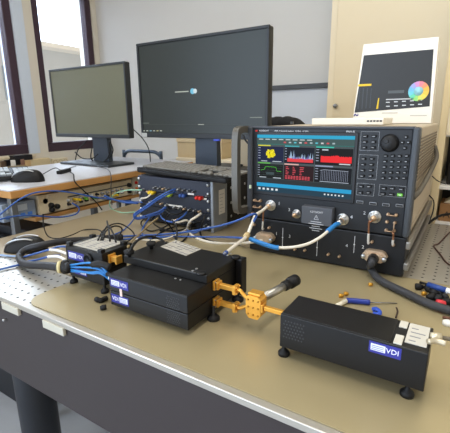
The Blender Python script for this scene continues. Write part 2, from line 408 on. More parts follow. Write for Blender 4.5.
for i, (x, y) in enumerate(((383.6, 188.4), (392, 188.4), (401, 189.2), (382.6, 193.8), (391.2, 194.4), (400, 194.8))): button(x, y, .012, .0066, mat('#69b544', .45) if i == 5 else None)
m = MB()                                                             # thin printed group outlines
for (a, b, c, d) in ((361, 131.5, 378, 151), (359, 154.5, 376, 180), (357, 183, 373.5, 196.5), (379.5, 184.5, 405, 198)):
    x0, z1 = fpz(a, b); x1, z0 = fpz(c, d)
    for lo, hi in (((x0, z0), (x0+.0005, z1)), ((x1-.0005, z0), (x1, z1)), ((x0, z0), (x1, z0+.0005)), ((x0, z1-.0005), (x1, z1))): m.box((lo[0], -.0006, lo[1]), (hi[0], .001, hi[1]), BW)
m.build('panel_print', an)
X, Z = fpz(389.5, 143.2)
m = MB(); m.lathe((X, .002, Z), (0, -1, 0), [(0, .0205), (.003, .0205), (.004, .0185), (.016, .0172), (.0185, .015), (.019, .0)], mat('#141518', .45), 32)
kn = m.build('rotary_knob', an); MB().lathe((X-.005, -.0168, Z+.005), (0, -1, 0), [(0, .0055), (.001, .0055), (.0012, .004), (.0006, .0)], mat('#0c0c0e', .3)).build('finger_dimple', kn)
for x, y in ((360, 202), (373, 203.6), (386, 204.8), (399.6, 205.6)):
    X, Z = fpz(x, y); mb = MB(); mb.box((X-.0085, -.0035, Z-.0035), (X+.0085, .002, Z+.0035), DSTEEL, .0008); mb.box((X-.007, -.0038, Z-.0022), (X+.007, -.002, Z+.0022), BLACK); mb.build('socket', an)
X, Z = fpz(413, 168.3); MB().box((X-.002, -.004, Z-.002), (X+.002, .002, Z+.002), YEL, .0005).build('indicator', an, 'small yellow marker')
X, Z = fpz(251, 186.5); MB().box((X-.003, -.008, Z-.005), (X+.003, -.004, Z+.005), mat('#cfe0c8', .4), .001).build('power_switch', an)
# ports on the lower strip of the analyzer
def port(x, y, num, nx, ny, par, r=.0155, ypl=0):
    p = px(x, y, Y=ypl-.002); mb = MB()
    mb.lathe((p.x, .004+ypl, p.z), (0, -1, 0), [(0, r), (.006, r), (.007, r*.9), (.0075, r*.62), (.016, r*.60), (.017, r*.5)], STEEL, 24)
    mb.lathe((p.x, -.012+ypl, p.z), (0, -1, 0), [(0, r*.48), (.006, r*.46), (.007, r*.30), (.012, r*.28)], BRASS, 16)
    for k in range(4):
        a = math.pi/4+k*math.pi/2; mb.cyl((p.x+r*.78*math.cos(a), -.002+ypl, p.z+r*.78*math.sin(a)), (p.x+r*.78*math.cos(a), -.005+ypl, p.z+r*.78*math.sin(a)), .0014, DSTEEL, 8)
    o = mb.build('port', par, 'round steel coaxial port'); 
    q = px(nx, ny, Y=ypl); MB().text(num, FR((q.x, ypl-.0012, q.z)), .012, KT).build('port_number', par); return p
P1 = port(270.4, 205.4, '1', 279.3, 203.5, an); P3 = port(296.5, 214, '3', 289.4, 209.8, an, .0125); P4 = port(342.5, 219.5, '4', 351.6, 217, an); P2 = port(374.5, 217, '2', 364.6, 213, an)
# grey cover block
a = px(302, 204, Y=-.02); b = px(331.5, 229.5, Y=-.02)
m = MB(); m.box((a.x, -.022, b.z+.006), (b.x, .002, a.z-.004), mat('#4c4f56', .5), .002); cb = m.build('cover_block', an, 'grey cover block with printed warning')
cx_, zt = (a.x+b.x)/2, a.z-.004; m = MB(); yb = -.0222
m.text('KEYSIGHT', FR((cx_, yb, zt-.013)), .0075, KT)
tz = zt-.027
for (p, q) in (((-.006, -.005), (.006, -.005)), ((.006, -.005), (0, .006)), ((0, .006), (-.006, -.005))): m.tube([(cx_+p[0], yb, tz+p[1]), (cx_+q[0], yb, tz+q[1])], .0006, KT, 5, False)
m.text('!', FR((cx_, yb, tz-.001)), .007, KT)
for k, w in enumerate((.014, .020, .011, .017, .010)): m.box((cx_-w, yb-.0003, zt-.039-k*.0058), (cx_+w, yb, zt-.0376-k*.0058), KT)
m.build('print', cb)
# little brass plugs and jumpers, left and right
def plug(x, y, par, ypl=0, r=.0042):
    p = px(x, y, Y=ypl-.006); mb = MB(); mb.hexnut((p.x, ypl+.002, p.z), (0, -1, 0), r, .008, BRASS); mb.lathe((p.x, ypl-.006, p.z), (0, -1, 0), [(0, r*.75), (.004, r*.75), (.005, r*.4)], BRASS, 10)
    mb.build('plug', par, 'small brass coaxial plug'); return V((p.x, ypl-.010, p.z))
L1 = [plug(254.5, 200.4, an), plug(260, 201, an), plug(254, 206.8, an), plug(260, 207.2, an), plug(252.4, 213.2, an), plug(258.5, 214.4, an)]
R1 = [plug(388, 214.6, an), plug(396, 215.4, an), plug(386.8, 222, an), plug(394.6, 223, an), plug(386, 230.4, an), plug(393.8, 231.2, an)]
for a, b in ((L1[0], L1[1]), (L1[2], L1[3]), (R1[0], R1[1]), (R1[4], R1[5]), (R1[3], R1[5])):
    MB().tube([a+V((0, .004, 0)), a+V((0, -.003, 0)), b+V((0, -.003, 0)), b+V((0, .004, 0))], .0017, mat('#a08670', .4, .6), 8, False).build('jumper', an)
for (x, y) in ((250.5, 209), (377, 236)): pass

# ================================================================== test set under the analyzer
ts = thing('test_set', (.21, .29, .0), 'dark test set unit with waveguide connectors under the large network analyzer', 'instrument')
m = MB(); m.box((AX0+.006, .02, .006), (AX1-.006, AD, AZ0-.001), CASE, .003); m.build('case', ts)
m = MB(); m.box((AX0+.004, .0, .005), (AX1-.002, .022, AZ0-.002), mat('#191b1f', .42, var=.05), .003); m.build('front_panel', ts)
for x in (.04, AX1-.04):
    for y in (.06, AD-.06): MB().cyl((x, y, .0), (x, y, .008), .016, RUB).build('foot', ts)
m = MB()
for z0 in (.075, .022): m.box((AX1-.004, .0, z0), (AX1+.008, AD-.03, z0+.020), mat('#8f8c86', .35, .5), .004)
m.build('side_rail', ts)
m = MB(); m.box((AX1-.006, .02, .044), (AX1-.003, AD-.03, .074), BLACK); m.build('side_recess', ts)
for (x, y, n) in ((276.6, 233.6, '1'), (289.8, 236.4, '3'), (346.8, 245.6, '4'), (363, 247, '2')):
    q = px(x, y, Y=0); MB().text(n, FR((q.x, -.0012, q.z)), .012, KT).build('port_number', ts)
for x, y0, y1 in ((283, 228, 247), (317.6, 239, 256), (355, 236, 253)):
    a = px(x, y0, Y=0); b = px(x, y1, Y=0); mb = MB(); mb.box((a.x-.0006, -.001, b.z), (a.x+.0006, .002, a.z), KT); zc = (a.z+b.z)/2; mb.sphere((a.x, -.001, zc), .0022, KT, (1, .4, 1)); mb.build('panel_print', ts)
for x, y in ((268.8, 227.8), (294.6, 249.6), (304.4, 250.6), (328, 254.6), (339, 256.6), (371.8, 242), (393.2, 245.2), (254, 225)): plug(x, y, ts, 0, .0038)
def wgconn(x0, y0, x1, y1, par):
    c = px((x0+x1)/2, (y0+y1)/2, Y=-.012); w = .029; mb = MB(); Mt = mat('#c4ad94', .38, .5)
    mb.prism([(c.x+u*w, c.z+v*.0145) for u, v in ((-1, .1), (-.8, .75), (-.55, 1), (.55, 1), (.8, .75), (1, .1), (.9, -.5), (.55, -1), (-.55, -1), (-.9, -.5))], 'y', -.016, .002, Mt)
    mb.prism([(c.x+u*w, c.z+v*.0145) for u, v in ((-.7, .35), (-.5, .6), (.5, .6), (.7, .35), (.6, -.6), (-.6, -.6))], 'y', -.024, -.015, Mt)
    for s in (-1, 1): mb.cyl((c.x+s*.024, -.014, c.z-.001), (c.x+s*.024, -.027, c.z-.001), .0052, STEEL, 14)
    mb.build('cable_connector', par, 'metal connector shell with thumb screws'); return c
K1 = wgconn(254, 231.5, 275, 244, ts); K2 = wgconn(363, 249, 386, 263.5, ts)
def wire(name, pts, r, m_, lab, cat='cable', group=None, seg=8, parts=()):
    o = MB(); o.tube(pts, r, m_, seg); return tag(o.build(name), lab, cat, group)
# jumpers from the analyzer's ports down to the test set
for a, (x0, y0), (x1, y1), lab in ((P1, (263.5, 212), (262.5, 229), 'left'), (P2, (369, 222), (368.2, 243), 'middle'), (R1[5], (393.4, 234), (392.6, 244.5), 'right')):
    p = V((a.x, -.022, a.z-.004)) if lab != 'right' else a+V((0, -.004, 0)); q = px(x0, y0, Y=-.022); e = px(x1, y1, Y=-.012)
    t = thing('jumper_cable', V((e.x, -.012, e.z)), {'left': 'short copper jumper below the leftmost round port of the analyzer', 'middle': 'short copper jumper below the rightmost round port of the analyzer', 'right': 'short pale jumper at the far right of the analyzer front'}[lab], 'cable')
    MB().tube([p, (p+q)/2+V((0, -.006, 0)), q, (q*.4+e*.6)], .0022, mat('#9c6f54', .35, .6)).build('copper_section', t)
    MB().tube([q*.45+e*.55, e, e+V((0, .006, 0))], .0027, mat('#cfccc6', .4)).build('sleeve', t)

# ================================================================== on top of the analyzer
ZT = AZ1+.002
t = thing('display_box', (.275, .52, ZT), 'white carton with dark printed picture and colour wheel, standing on the analyzer', 'box')
Yp = .5
bl = px(352.5, 119, Y=Yp); br = px(431, 121, Y=Yp); tl = px(359, 76, Y=Yp); tr = px(432.5, 76, Y=Yp)
bz = ZT
def lerp(a, b, k): return a+(b-a)*k
htop = .62
xl1 = lerp(bl.x, tl.x, (htop-bl.z)/(tl.z-bl.z)); xr1 = br.x-.006
Wm = mat('#ebe6dc', .45, var=.02)
m = MB(); m.prism([(bl.x, bz), (br.x, bz), (xr1, htop), (xl1, htop)], 'y', Yp, Yp+.07, Wm); m.build('carton', t)
m = MB()
a = px(354.6, 112.6, Y=Yp); b = px(429.6, 106.4, Y=Yp); c = px(432, 82, Y=Yp); d = px(359.8, 82, Y=Yp); c.z = d.z = .585; c.x -= .006; d.x = xl1+.003
yy = Yp-.0008; DK = mat('#2a2b2c', .35, var=.03)
m.prism([(a.x, a.z), (b.x, b.z), (c.x, c.z), (d.x, d.z)], 'y', yy, Yp+.001, DK); pr = m.build('printed_picture', t, 'dark printed screen picture')
m = MB(); yy2 = yy-.0005
def qx(x, y): p = px(x, y, Y=Yp); return p.x, p.z
for k in range(4): x0, z0 = qx(357.5+k*4, 109-k*.3); x1, z1 = qx(360+k*4, 88); m.box((x0, yy2, z0), (x1, yy, z1), mat('#3d4247', .4))
x0, z0 = qx(358, 86.5); m.box((x0, yy2, z0-.0), (x0+.045, yy, z0+.007), YEL)
m.prism([qx(376.2, 109), qx(378.2, 108.7), qx(379.4, 98), qx(378.4, 98)], 'y', yy2, yy, YEL)
for r_ in range(2):
    for k in range(5): x0, z0 = qx(386+k*8, 102.8+r_*4-k*.5); m.box((x0, yy2, z0), (x0+.012, yy, z0+.003), PALEINK)
x0, z0 = qx(386, 100); m.box((x0, yy2, z0), (x0+.085, yy, z0+.003), PALEINK)
x0, z0 = qx(388, 93.5); m.box((x0, yy2, z0), (x0+.05, yy, z0+.009), mat('#50565a', .4))
m.build('picture_detail', pr)
m = MB(); cx, cz = qx(418.6, 91.2); R0 = .031
for k in range(24):
    a0, a1 = 2*math.pi*k/24, 2*math.pi*(k+1)/24
    hs = ['#e8b04a', '#e58f6a', '#df7f8c', '#c98bc0', '#9aa0d8', '#6fb3dd', '#69c3d2', '#63c7a8', '#8fcf7a', '#c9d56a', '#e6cf58', '#e8bd4c']
    m.prism([(cx+R0*.45*math.cos(a0), cz+R0*.45*math.sin(a0)), (cx+R0*math.cos(a0), cz+R0*math.sin(a0)), (cx+R0*math.cos(a1), cz+R0*math.sin(a1)), (cx+R0*.45*math.cos(a1), cz+R0*.45*math.sin(a1))], 'y', yy2, yy, mat(hs[(k//2) % 12], .4))
m.lathe((cx, yy2, cz), (0, 1, 0), [(0, R0*.46), (.0003, R0*.46)], mat('#8fc3cf', .4), 24); m.build('colour_wheel', pr)
m = MB(); x0, z0 = qx(356, 115.3); m.tube([(x0-.007, yy, z0-.003), (x0-.003, yy, z0+.004), (x0+.003, yy, z0-.001), (x0+.008, yy, z0+.003)], .0018, NAVY, 6); m.build('swirl_logo', t)
for (u, v, w) in ((382, 113.4, .05), (410, 116, .05)): x0, z0 = qx(u, v); MB().box((x0, yy, z0), (x0+w, Yp, z0+.0025), mat('#b9b5ac', .5)).build('print_line', t)
m = MB(); a = px(311.5, 127, Y=.2); b = px(383, 127, Y=.2); zt = px(345, 118.2, Y=.2).z
m.box((a.x, .2, ZT), (b.x, .34, zt), mat('#e9e3d6', .5, var=.02), .002)
x0, _z = px(367, 120, Y=.2).x, 0
for k in range(5): m.box((x0+k*.0085, .1992, ZT+.008), (x0+.006+k*.0085, .2005, ZT+.0125), INK)
tag(m.build('flat_box'), 'low white box lying on the analyzer in front of the standing carton', 'box')
# black bag / pouch behind on the analyzer's left rear
t = thing('black_pouch', (-.2, .75, .335), 'soft black zipped pouch lying behind the analyzer', 'bag')
m = MB(); a = px(267.5, 125, Y=.75); b = px(309, 125, Y=.75)
nx, ny = 18, 8
vs = []; fs = []
for j in range(ny):
    for i in range(nx):
        u = i/(nx-1); an_ = math.pi*j/(ny-1)
        h = (.052*(math.sin(math.pi*min(1, u*1.05+.12))**.3 if 0 < u < 1 else .3))*(1+.05*math.sin(u*13)+.05*math.sin(u*29))
        vs.append((a.x+(b.x-a.x)*u, .75-.07*math.cos(an_), .335+h*math.sin(an_)**.6))
for j in range(ny-1):
    for i in range(nx-1): fs.append([j*nx+i, j*nx+i+1, (j+1)*nx+i+1, (j+1)*nx+i])
fs.append([j*nx for j in range(ny)]); fs.append([j*nx+nx-1 for j in range(ny)][::-1]); fs.append([i for i in range(nx)][::-1]+[(ny-1)*nx+i for i in range(nx)])
m._add(vs, fs, mat('#17181c', .75, var=.2, scale=30), True); m.build('body', t)
m = MB(); m.box((b.x-.06, .676, .353), (b.x-.045, .683, .363), DSTEEL, .001); m.build('zip_pull', t)
# low cupboard the pouch lies on
m = MB(); m.box((-.40, .64, FL), (.10, 1.1, .335), CREAM, .004); tag(m.build('low_cupboard'), 'cream low cupboard right behind the analyzer carrying the black pouch', 'cupboard')

# ================================================================== back wall: whiteboard panel, tall cabinet
t = thing('whiteboard', (-.55, 1.6, .3), 'pale blank whiteboard on the back wall, dark strip on top painted for a shelf shadow', 'whiteboard')
a = px(262, 91, Y=1.58); b = px(326, 126, Y=1.58)
m = MB(); m.box((a.x-.12, 1.575, .1), (b.x+.1, 1.6, a.z), mat('#c3c8d0', .35, var=.03, scale=3)); m.build('board', t)
m = MB(); m.box((a.x-.12, 1.555, a.z), (b.x+.1, 1.6, a.z+.03), mat('#46484c', .4), .003); m.build('shelf_shadow', t)  # dark strip painted in for the shadow under a wall shelf
cx0 = px(327, 100, Y=1.3).x
t = thing('tall_cabinet', (cx0+.4, 1.45, FL), 'tall cream cabinet with round knob behind the analyzer', 'cabinet')
m = MB(); m.box((cx0, 1.3, FL), (cx0+1.2, 1.57, 1.3), CREAM, .003); m.build('body', t)
d0 = px(332.5, 100, Y=1.28).x
m = MB(); m.box((d0, 1.28, FL+.05), (cx0+.62, 1.301, 1.28), mat('#ddcfb2', .5, var=.02, scale=3), .003); dr = m.build('door', t)
m = MB(); m.box((cx0+.625, 1.28, FL+.05), (cx0+1.19, 1.301, 1.28), mat('#ddcfb2', .5, var=.02, scale=3), .003); m.build('door', t)
p = px(335.5, 106, Y=1.27); MB().lathe((p.x, 1.282, p.z), (0, -1, 0), [(0, .006), (.01, .006), (.012, .012), (.02, .012), (.024, .006)], DSTEEL).build('knob', dr)

# ================================================================== shelving at right, behind the table
t = thing('shelf_unit', (.75, .78, FL), 'cream open shelf unit with upper cupboard at the right edge', 'shelf')
ux = .432
m = MB(); m.box((ux-.012, .64, FL), (ux+.012, .94, 1.2), mat('#e0cfa9', .5, var=.03), .002); m.build('upright', t)
m = MB(); m.box((1.1, .64, FL), (1.13, .94, 1.2), CREAM, .002); m.build('upright', t)
m = MB(); m.box((ux+.012, .93, FL), (1.1, .94, .31), mat('#2d2a28', .6)); m.build('back_panel', t)  # near-black colour stands in for shade inside the open shelves
for zz in (.31, px(446, 187, Y=.66).z-.008, -.02): MB().box((ux+.012, .645, zz), (1.1, .93, zz+.014), mat('#e3e2e0', .4), .002).build('shelf', t)
m = MB(); m.box((ux+.012, .632, .315), (1.1, .65, 1.19), CREAM, .003); m.build('door', t)
zs = px(446, 187, Y=.66).z+.006
m = MB(); m.box((ux+.03, .68, zs), (ux+.26, .86, zs+.075), RUB, .006); tag(m.build('black_case'), 'black case on the middle shelf at the right edge', 'case')
t = thing('wooden_crate', (.55, .75, -.006), 'brown wooden crate marked A under the middle shelf at right', 'crate')
CR = mat('#8f6a45', .6, var=.15, scale=20)
ca = px(440, 224, Y=.69); ca.x = .452; cb_ = px(440, 207, Y=.69)
zc0, zc1 = -.006, .062
m = MB(); m.box((ca.x, .68, zc0), (ca.x+.16, .80, zc1), CR, .003); m.build('body', t)
m = MB(); q = px(446.5, 215, Y=.68); m.text('A', FR((q.x, .6795, q.z)), .036, mat('#3a2518', .6)); m.build('lettering', t)
m = MB(); m.prism([(ca.x+.012, zc1), (ca.x+.13, zc1), (ca.x+.13, zc1+.022), (ca.x+.05, zc1+.025)], 'y', .70, .78, mat('#e7dfca', .6)); tag(m.build('paper_pack'), 'cream paper pack lying on the wooden crate', 'pack')

# ================================================================== rack with connector rows
RX0, RX1, RY0, RY1, RZ = -.526, -.19, .09, .52, .178
rk = thing('instrument_rack', (-.36, .3, 0), 'dark instrument rack with rows of cabled sockets under the keyboard', 'instrument')
m = MB(); m.box((RX0, RY0+.02, .008), (RX1-.001, RY1, RZ), BLACKM, .003); m.build('body', rk)
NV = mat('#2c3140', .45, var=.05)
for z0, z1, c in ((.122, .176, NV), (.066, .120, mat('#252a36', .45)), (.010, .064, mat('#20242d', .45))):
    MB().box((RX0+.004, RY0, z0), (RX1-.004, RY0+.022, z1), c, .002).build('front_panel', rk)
SL = mat('#8b9199', .4, .2)
m = MB(); m.box((RX1-.002, RY0-.004, .002), (RX1+.010, RY0+.085, RZ+.001), SL, .003); sp = m.build('side_panel', rk, 'grey side panel with white label')
m = MB(); m.box((RX1+.0095, RY0+.03, .06), (RX1+.0105, RY0+.068, .145), WHITE); 
for k in range(6): m.box((RX1+.0104, RY0+.034, .068+k*.012), (RX1+.0108, RY0+.034+random.uniform(.015, .03), .0695+k*.012), mat('#9da2a8', .5))
m.build('label_sticker', sp)
m = MB(); m.box((RX1-.001, RY0+.09, .004), (RX1+.004, RY1-.02, RZ-.004), RUB, .002); m.build('side_panel', rk, 'black rear side panel')
for y in (RY0+.12, RY0+.17, RY0+.22):
    for z in (.035, .085, .14): MB().lathe((RX1+.003, y, z), (1, 0, 0), [(0, .005), (.002, .005), (.003, .003)], STEEL, 12).build('screw', rk)
for x in (RX0+.012, RX1-.012):
    for z in (.02, .05, .08, .11, .135, .165): MB().lathe((x, RY0+.002, z), (0, -1, 0), [(0, .0055), (.006, .0055), (.008, .004)], STEEL, 12).build('thumb_screw', rk)
for x in (RX0+.05, RX1-.05):
    for y in (RY0+.06, RY1-.06): MB().cyl((x, y, 0), (x, y, .009), .014, RUB).build('foot', rk)
def rsock(x, y, m_, r=.005, L=.014):
    p = px(x, y, Y=RY0-.01); mb = MB(); mb.hexnut((p.x, RY0+.002, p.z), (0, -1, 0), r*1.1, .005, DSTEEL); mb.lathe((p.x, RY0-.003, p.z), (0, -1, 0), [(0, r*.8), (L*.7, r*.8), (L, r*.5)], m_, 12); mb.build('socket', rk)
for x, y, m_ in ((142, 190, STEEL), (147.5, 191.5, BRASS), (154, 188, DSTEEL), (158.5, 188.5, DSTEEL), (163, 189, BRASS), (167, 189.5, DSTEEL), (178, 189.5, STEEL), (183, 190.5, DSTEEL), (188, 191, DSTEEL), (193, 192, DSTEEL), (207, 196, DSTEEL),
                 (143, 199, STEEL), (150, 202, STEEL), (156, 202.5, DSTEEL), (161, 204, BRASS), (166, 205.4, STEEL), (174, 207.6, DSTEEL), (179, 208.4, DSTEEL), (184, 209.2, BRASS), (189, 210, DSTEEL), (194, 210.8, DSTEEL), (199, 211.6, BRASS),
                 (144, 210, STEEL), (161, 214, STEEL), (176, 220, BRASS), (184, 222, DSTEEL), (192, 224, DSTEEL), (205, 226, DSTEEL)): rsock(x, y, m_)
for x, y, m_, lb in ((150.5, 193, YEL, 'yellow connector body'), (167, 195.4, mat('#a9c23c', .4), 'green connector body'), (181.5, 196, mat('#33508f', .4), 'blue connector body'), (198, 198.4, RED, 'red connector body')):
    p = px(x, y, Y=RY0-.015); mb = MB()
    for s in (-1, 1): mb.lathe((p.x+s*.007, RY0+.002, p.z), (0, -1, 0), [(0, .0065), (.018, .0065), (.021, .005)], m_, 14)
    mb.box((p.x-.008, RY0-.012, p.z-.004), (p.x+.008, RY0, p.z+.004), m_, .001); mb.build('twin_plug', rk, lb)
for (x0, y0, x1, y1) in ((166.5, 204, 182.5, 207.4), (188, 193.2, 194, 195), (202.6, 198, 206.6, 200)):
    a = px(x0, y0, Y=RY0); b = px(x1, y1, Y=RY0); zc = (a.z+b.z)/2; MB().box((a.x, RY0-.0012, zc-.003), (b.x, RY0+.001, zc+.003), WHITE).build('label_strip', rk, 'white label strip')

# ---------------------------------------------------------------- keyboards
def keyboard(name, W, D, loc, rz, tilt, caps, body, label, lab_led=True):
    r = thing(name, (0, 0, 0), label, 'keyboard')
    T = Matrix.Rotation(tilt, 4, 'X')
    m = MB(); m.box((0, 0, .002), (W, D, .020), body, .006, T); m.build('case', r)
    m = MB(); m.box((.004, .0, .0185), (W-.004, .012, .022), body, .003, T); m.build('front_lip', r)
    rows = [(.020, [1.25, 1.25, 1.25, 5.5, 1.25, 1.25, 1.25, 1.25]), (.0385, [2.25]+[1]*10+[2.0]), (.057, [1.75]+[1]*11+[1.5]), (.0755, [1.5]+[1]*12+[.75]), (.094, [1]*13+[1.25]), (.122, [1]*13+[1.2])]
    kw = (W*.64)/14.25
    m = MB()
    for y, ws in rows:
        x = .012
        for w in ws:
            m.box((x+.001, y, .019), (x+w*kw-.001, y+.0165, .0265), caps, .0018, T, 1); x += w*kw
    m.build('main_keys', r)
    m = MB()
    for j, (y, _w) in enumerate(rows):
        for i in range(3):
            if j == 1 and i != 1: continue
            if j == 2: continue
            x = W*.685+i*kw; m.box((x+.001, y, .019), (x+kw-.001, y+.0165, .0265), caps, .0018, T, 1)
    m.build('cursor_keys', r)
    m = MB()
    for j, (y, _w) in enumerate(rows[:5]):
        for i in range(4):
            x = W*.845+i*kw; m.box((x+.001, y, .019), (x+kw-.001, y+.0165, .0265), caps, .0018, T, 1)
    m.build('number_keys', r)
    for x in (.04, W-.06):
        p = T @ V((x, D-.02, .002)); m = MB(); m.box((x, p.y-.004, p.z-D*math.sin(tilt)+.001), (x+.02, p.y+.004, p.z+.004), body, .001); m.build('foot', r)
    r.location = loc; r.rotation_euler = (0, 0, rz); return r
keyboard('keyboard', .45, .165, (-.548, .112, RZ+.003), -.155, .06, mat('#72706b', .45), mat('#141518', .5), 'black keyboard lying on top of the instrument rack')

# ---------------------------------------------------------------- monitors
def monitor(name, Xl, Xr, Yf, zb, zt, zbase, scol, frame, label, colx, base):
    r = thing(name, ((Xl+Xr)/2, Yf+.08, zbase), label, 'monitor')
    m = MB(); m.box((Xl, Yf+.006, zb), (Xr, Yf+.038, zt), frame, .006); m.build('housing', r)
    m = MB(); b = .011
    m.box((Xl, Yf, zb), (Xr, Yf+.010, zb+.020), frame, .002); m.box((Xl, Yf, zt-b), (Xr, Yf+.010, zt), frame, .002)
    m.box((Xl, Yf, zb+.020), (Xl+b, Yf+.010, zt-b), frame, .002); m.box((Xr-b, Yf, zb+.020), (Xr, Yf+.010, zt-b), frame, .002)
    m.build('bezel', r)
    m = MB(); m.box((Xl+b, Yf+.004, zb+.020), (Xr-b, Yf+.007, zt-b), scol); s = m.build('screen', r)
    c = (colx[0]+colx[1])/2; w = (colx[1]-colx[0])/2
    m = MB(); m.prism([(c-w, zbase+.012), (c+w, zbase+.012), (c+w*.92, zb+.12), (c-w*.92, zb+.12)], 'y', Yf+.045, Yf+.075, mat('#3a4350', .4, .1)); m.build('stand_column', r)
    m = MB(); m.box(base[0], base[1], frame, .005); m.build('stand_base', r)
    return r, s
FRB = mat('#1d2024', .4)
Y1 = .5
a = px(56, 137, Y=Y1); b = px(129.5, 138.5, Y=Y1)
left_mon, _s = monitor('monitor', a.x, b.x, Y1, .283, .283+.375, .14, mat('#5f5f4c', .5, var=.03, scale=2), mat('#2a2e33', .4), 'wide monitor on the wooden bench, blank screen coloured olive as if reflecting the wall', (-1.315, -1.19), ((-1.43, .40, .14), (-1.03, .585, .152)))  # screen is off; the cream wall's reflection is put into its olive base colour
m = MB()
for k, pts in enumerate(([(75, 152), (82, 158), (92, 158.5), (98, 154)], [(92, 148), (91, 158), (97, 163), (106, 160), (110, 151), (109, 142)], [(110, 141), (113, 150), (110, 157), (104, 161)], [(87, 141), (78, 150), (75, 162)])):
    m.tube([px(x, y, Y=Y1+.02) for x, y in pts], .0032, RUB)
m.build('cables', left_mon)
Y2 = .33
a = px(141.5, 137.5, Y=Y2); b = px(267.5, 136.5, Y=Y2)
SCR2 = mat('#33382f', .3, var=.02)
SCR2 = mat('#222724', .35, emit=0, var=.02)
right_mon, s2 = monitor('monitor', a.x, b.x, Y2, .302, .302+.385, RZ, SCR2, FRB, 'wide monitor with dark lit screen standing on the instrument rack', (-.462, -.352), ((-.52, .33, RZ), (-.30, .505, RZ+.010)))
m = MB(); ys = Y2+.0035
def sq(x, y): p = px(x, y, Y=ys); return p.x, p.z
def emr(x0, y0, x1, y1, h, s=.7):
    a = sq(x0, (y0+y1)/2); b = sq(x1, (y0+y1)/2); hh = abs(y1-y0)*.0027/2; m.box((a[0], ys-.0004, a[1]-hh), (b[0], ys+.001, a[1]+hh), em(h, s))
emr(175, 91.4, 188.5, 92.8, '#cfd3c6'); 
a_ = sq(192.5, 91.2); m.lathe((a_[0], ys-.0006, a_[1]), (0, 1, 0), [(0, .011), (.001, .011)], em('#78c3e0', .8), 16); m.lathe((a_[0]+.012, ys-.0006, a_[1]), (0, 1, 0), [(0, .009), (.001, .009)], em('#d9e6ea', .8), 16)
emr(142.5, 124.2, 262, 124.6, '#5a605a', .6); emr(198, 124, 204, 125, '#c9cdc2'); emr(250, 117, 262, 118, '#9aa096'); emr(143, 122.8, 149, 123.4, '#9aa096')
for k in range(6): emr(143+k*3.4, 130.2, 144.8+k*3.4, 131.4, ('#c9cdc2', '#c9cdc2', '#8fb6c9', '#b9bdb2', '#c9c28f', '#c9cdc2')[k], .8)
m.build('screen_content', s2)
m = MB()
m.tube([px(x, y, Y=.28) for x, y in ((243, 135), (246, 141), (253, 148))], .0035, RUB); m.build('cables', right_mon)
p = px(216, 138, Y=Y2); MB().box((p.x-.014, Y2+.003, .294), (p.x+.014, Y2+.014, .304), mat('#3b4fc4', .4), .001).build('blue_clip', right_mon, 'blue clip under the screen edge')
# sticker under the left corner of the right monitor
m = MB(); a = px(142, 136, Y=Y2); m.box((a.x, Y2-.0006, .304), (a.x+.03, Y2+.0005, .321), mat('#a9aaa8', .5)); m.build('sticker', right_mon)

# ================================================================== wooden bench at left with its lower shelf
BX1, BY0, BY1, BZ = -.83, -.226, .85, .14
bn = thing('bench', (-1.25, .3, FL), 'wooden edged bench with white top and lower shelf at the left', 'bench')
m = MB(); m.box((-1.47, BY0, BZ-.004), (BX1-.004, BY1, BZ), LAM); m.build('top_sheet', bn)
m = MB(); m.box((-1.47, BY0, BZ-.030), (BX1, BY1, BZ-.0035), WOOD, .002); m.build('tabletop', bn, 'wooden board')
LS = .015
m = MB(); m.box((-1.47, BY0+.1, LS-.016), (BX1-.036, BY1-.25, LS), WOOD, .002); m.build('lower_shelf', bn)
LEG = mat('#6f7377', .4, .5)
for x, y in ((BX1-.030, BY0+.018), (BX1-.045, BY1-.05), (-1.42, BY0+.03), (-1.42, BY1-.05), (BX1-.045, .16)): MB().box((x-.012, y-.012, FL), (x+.012, y+.012, BZ-.030 if y != .16 else LS-.016), LEG, .003).build('leg', bn)
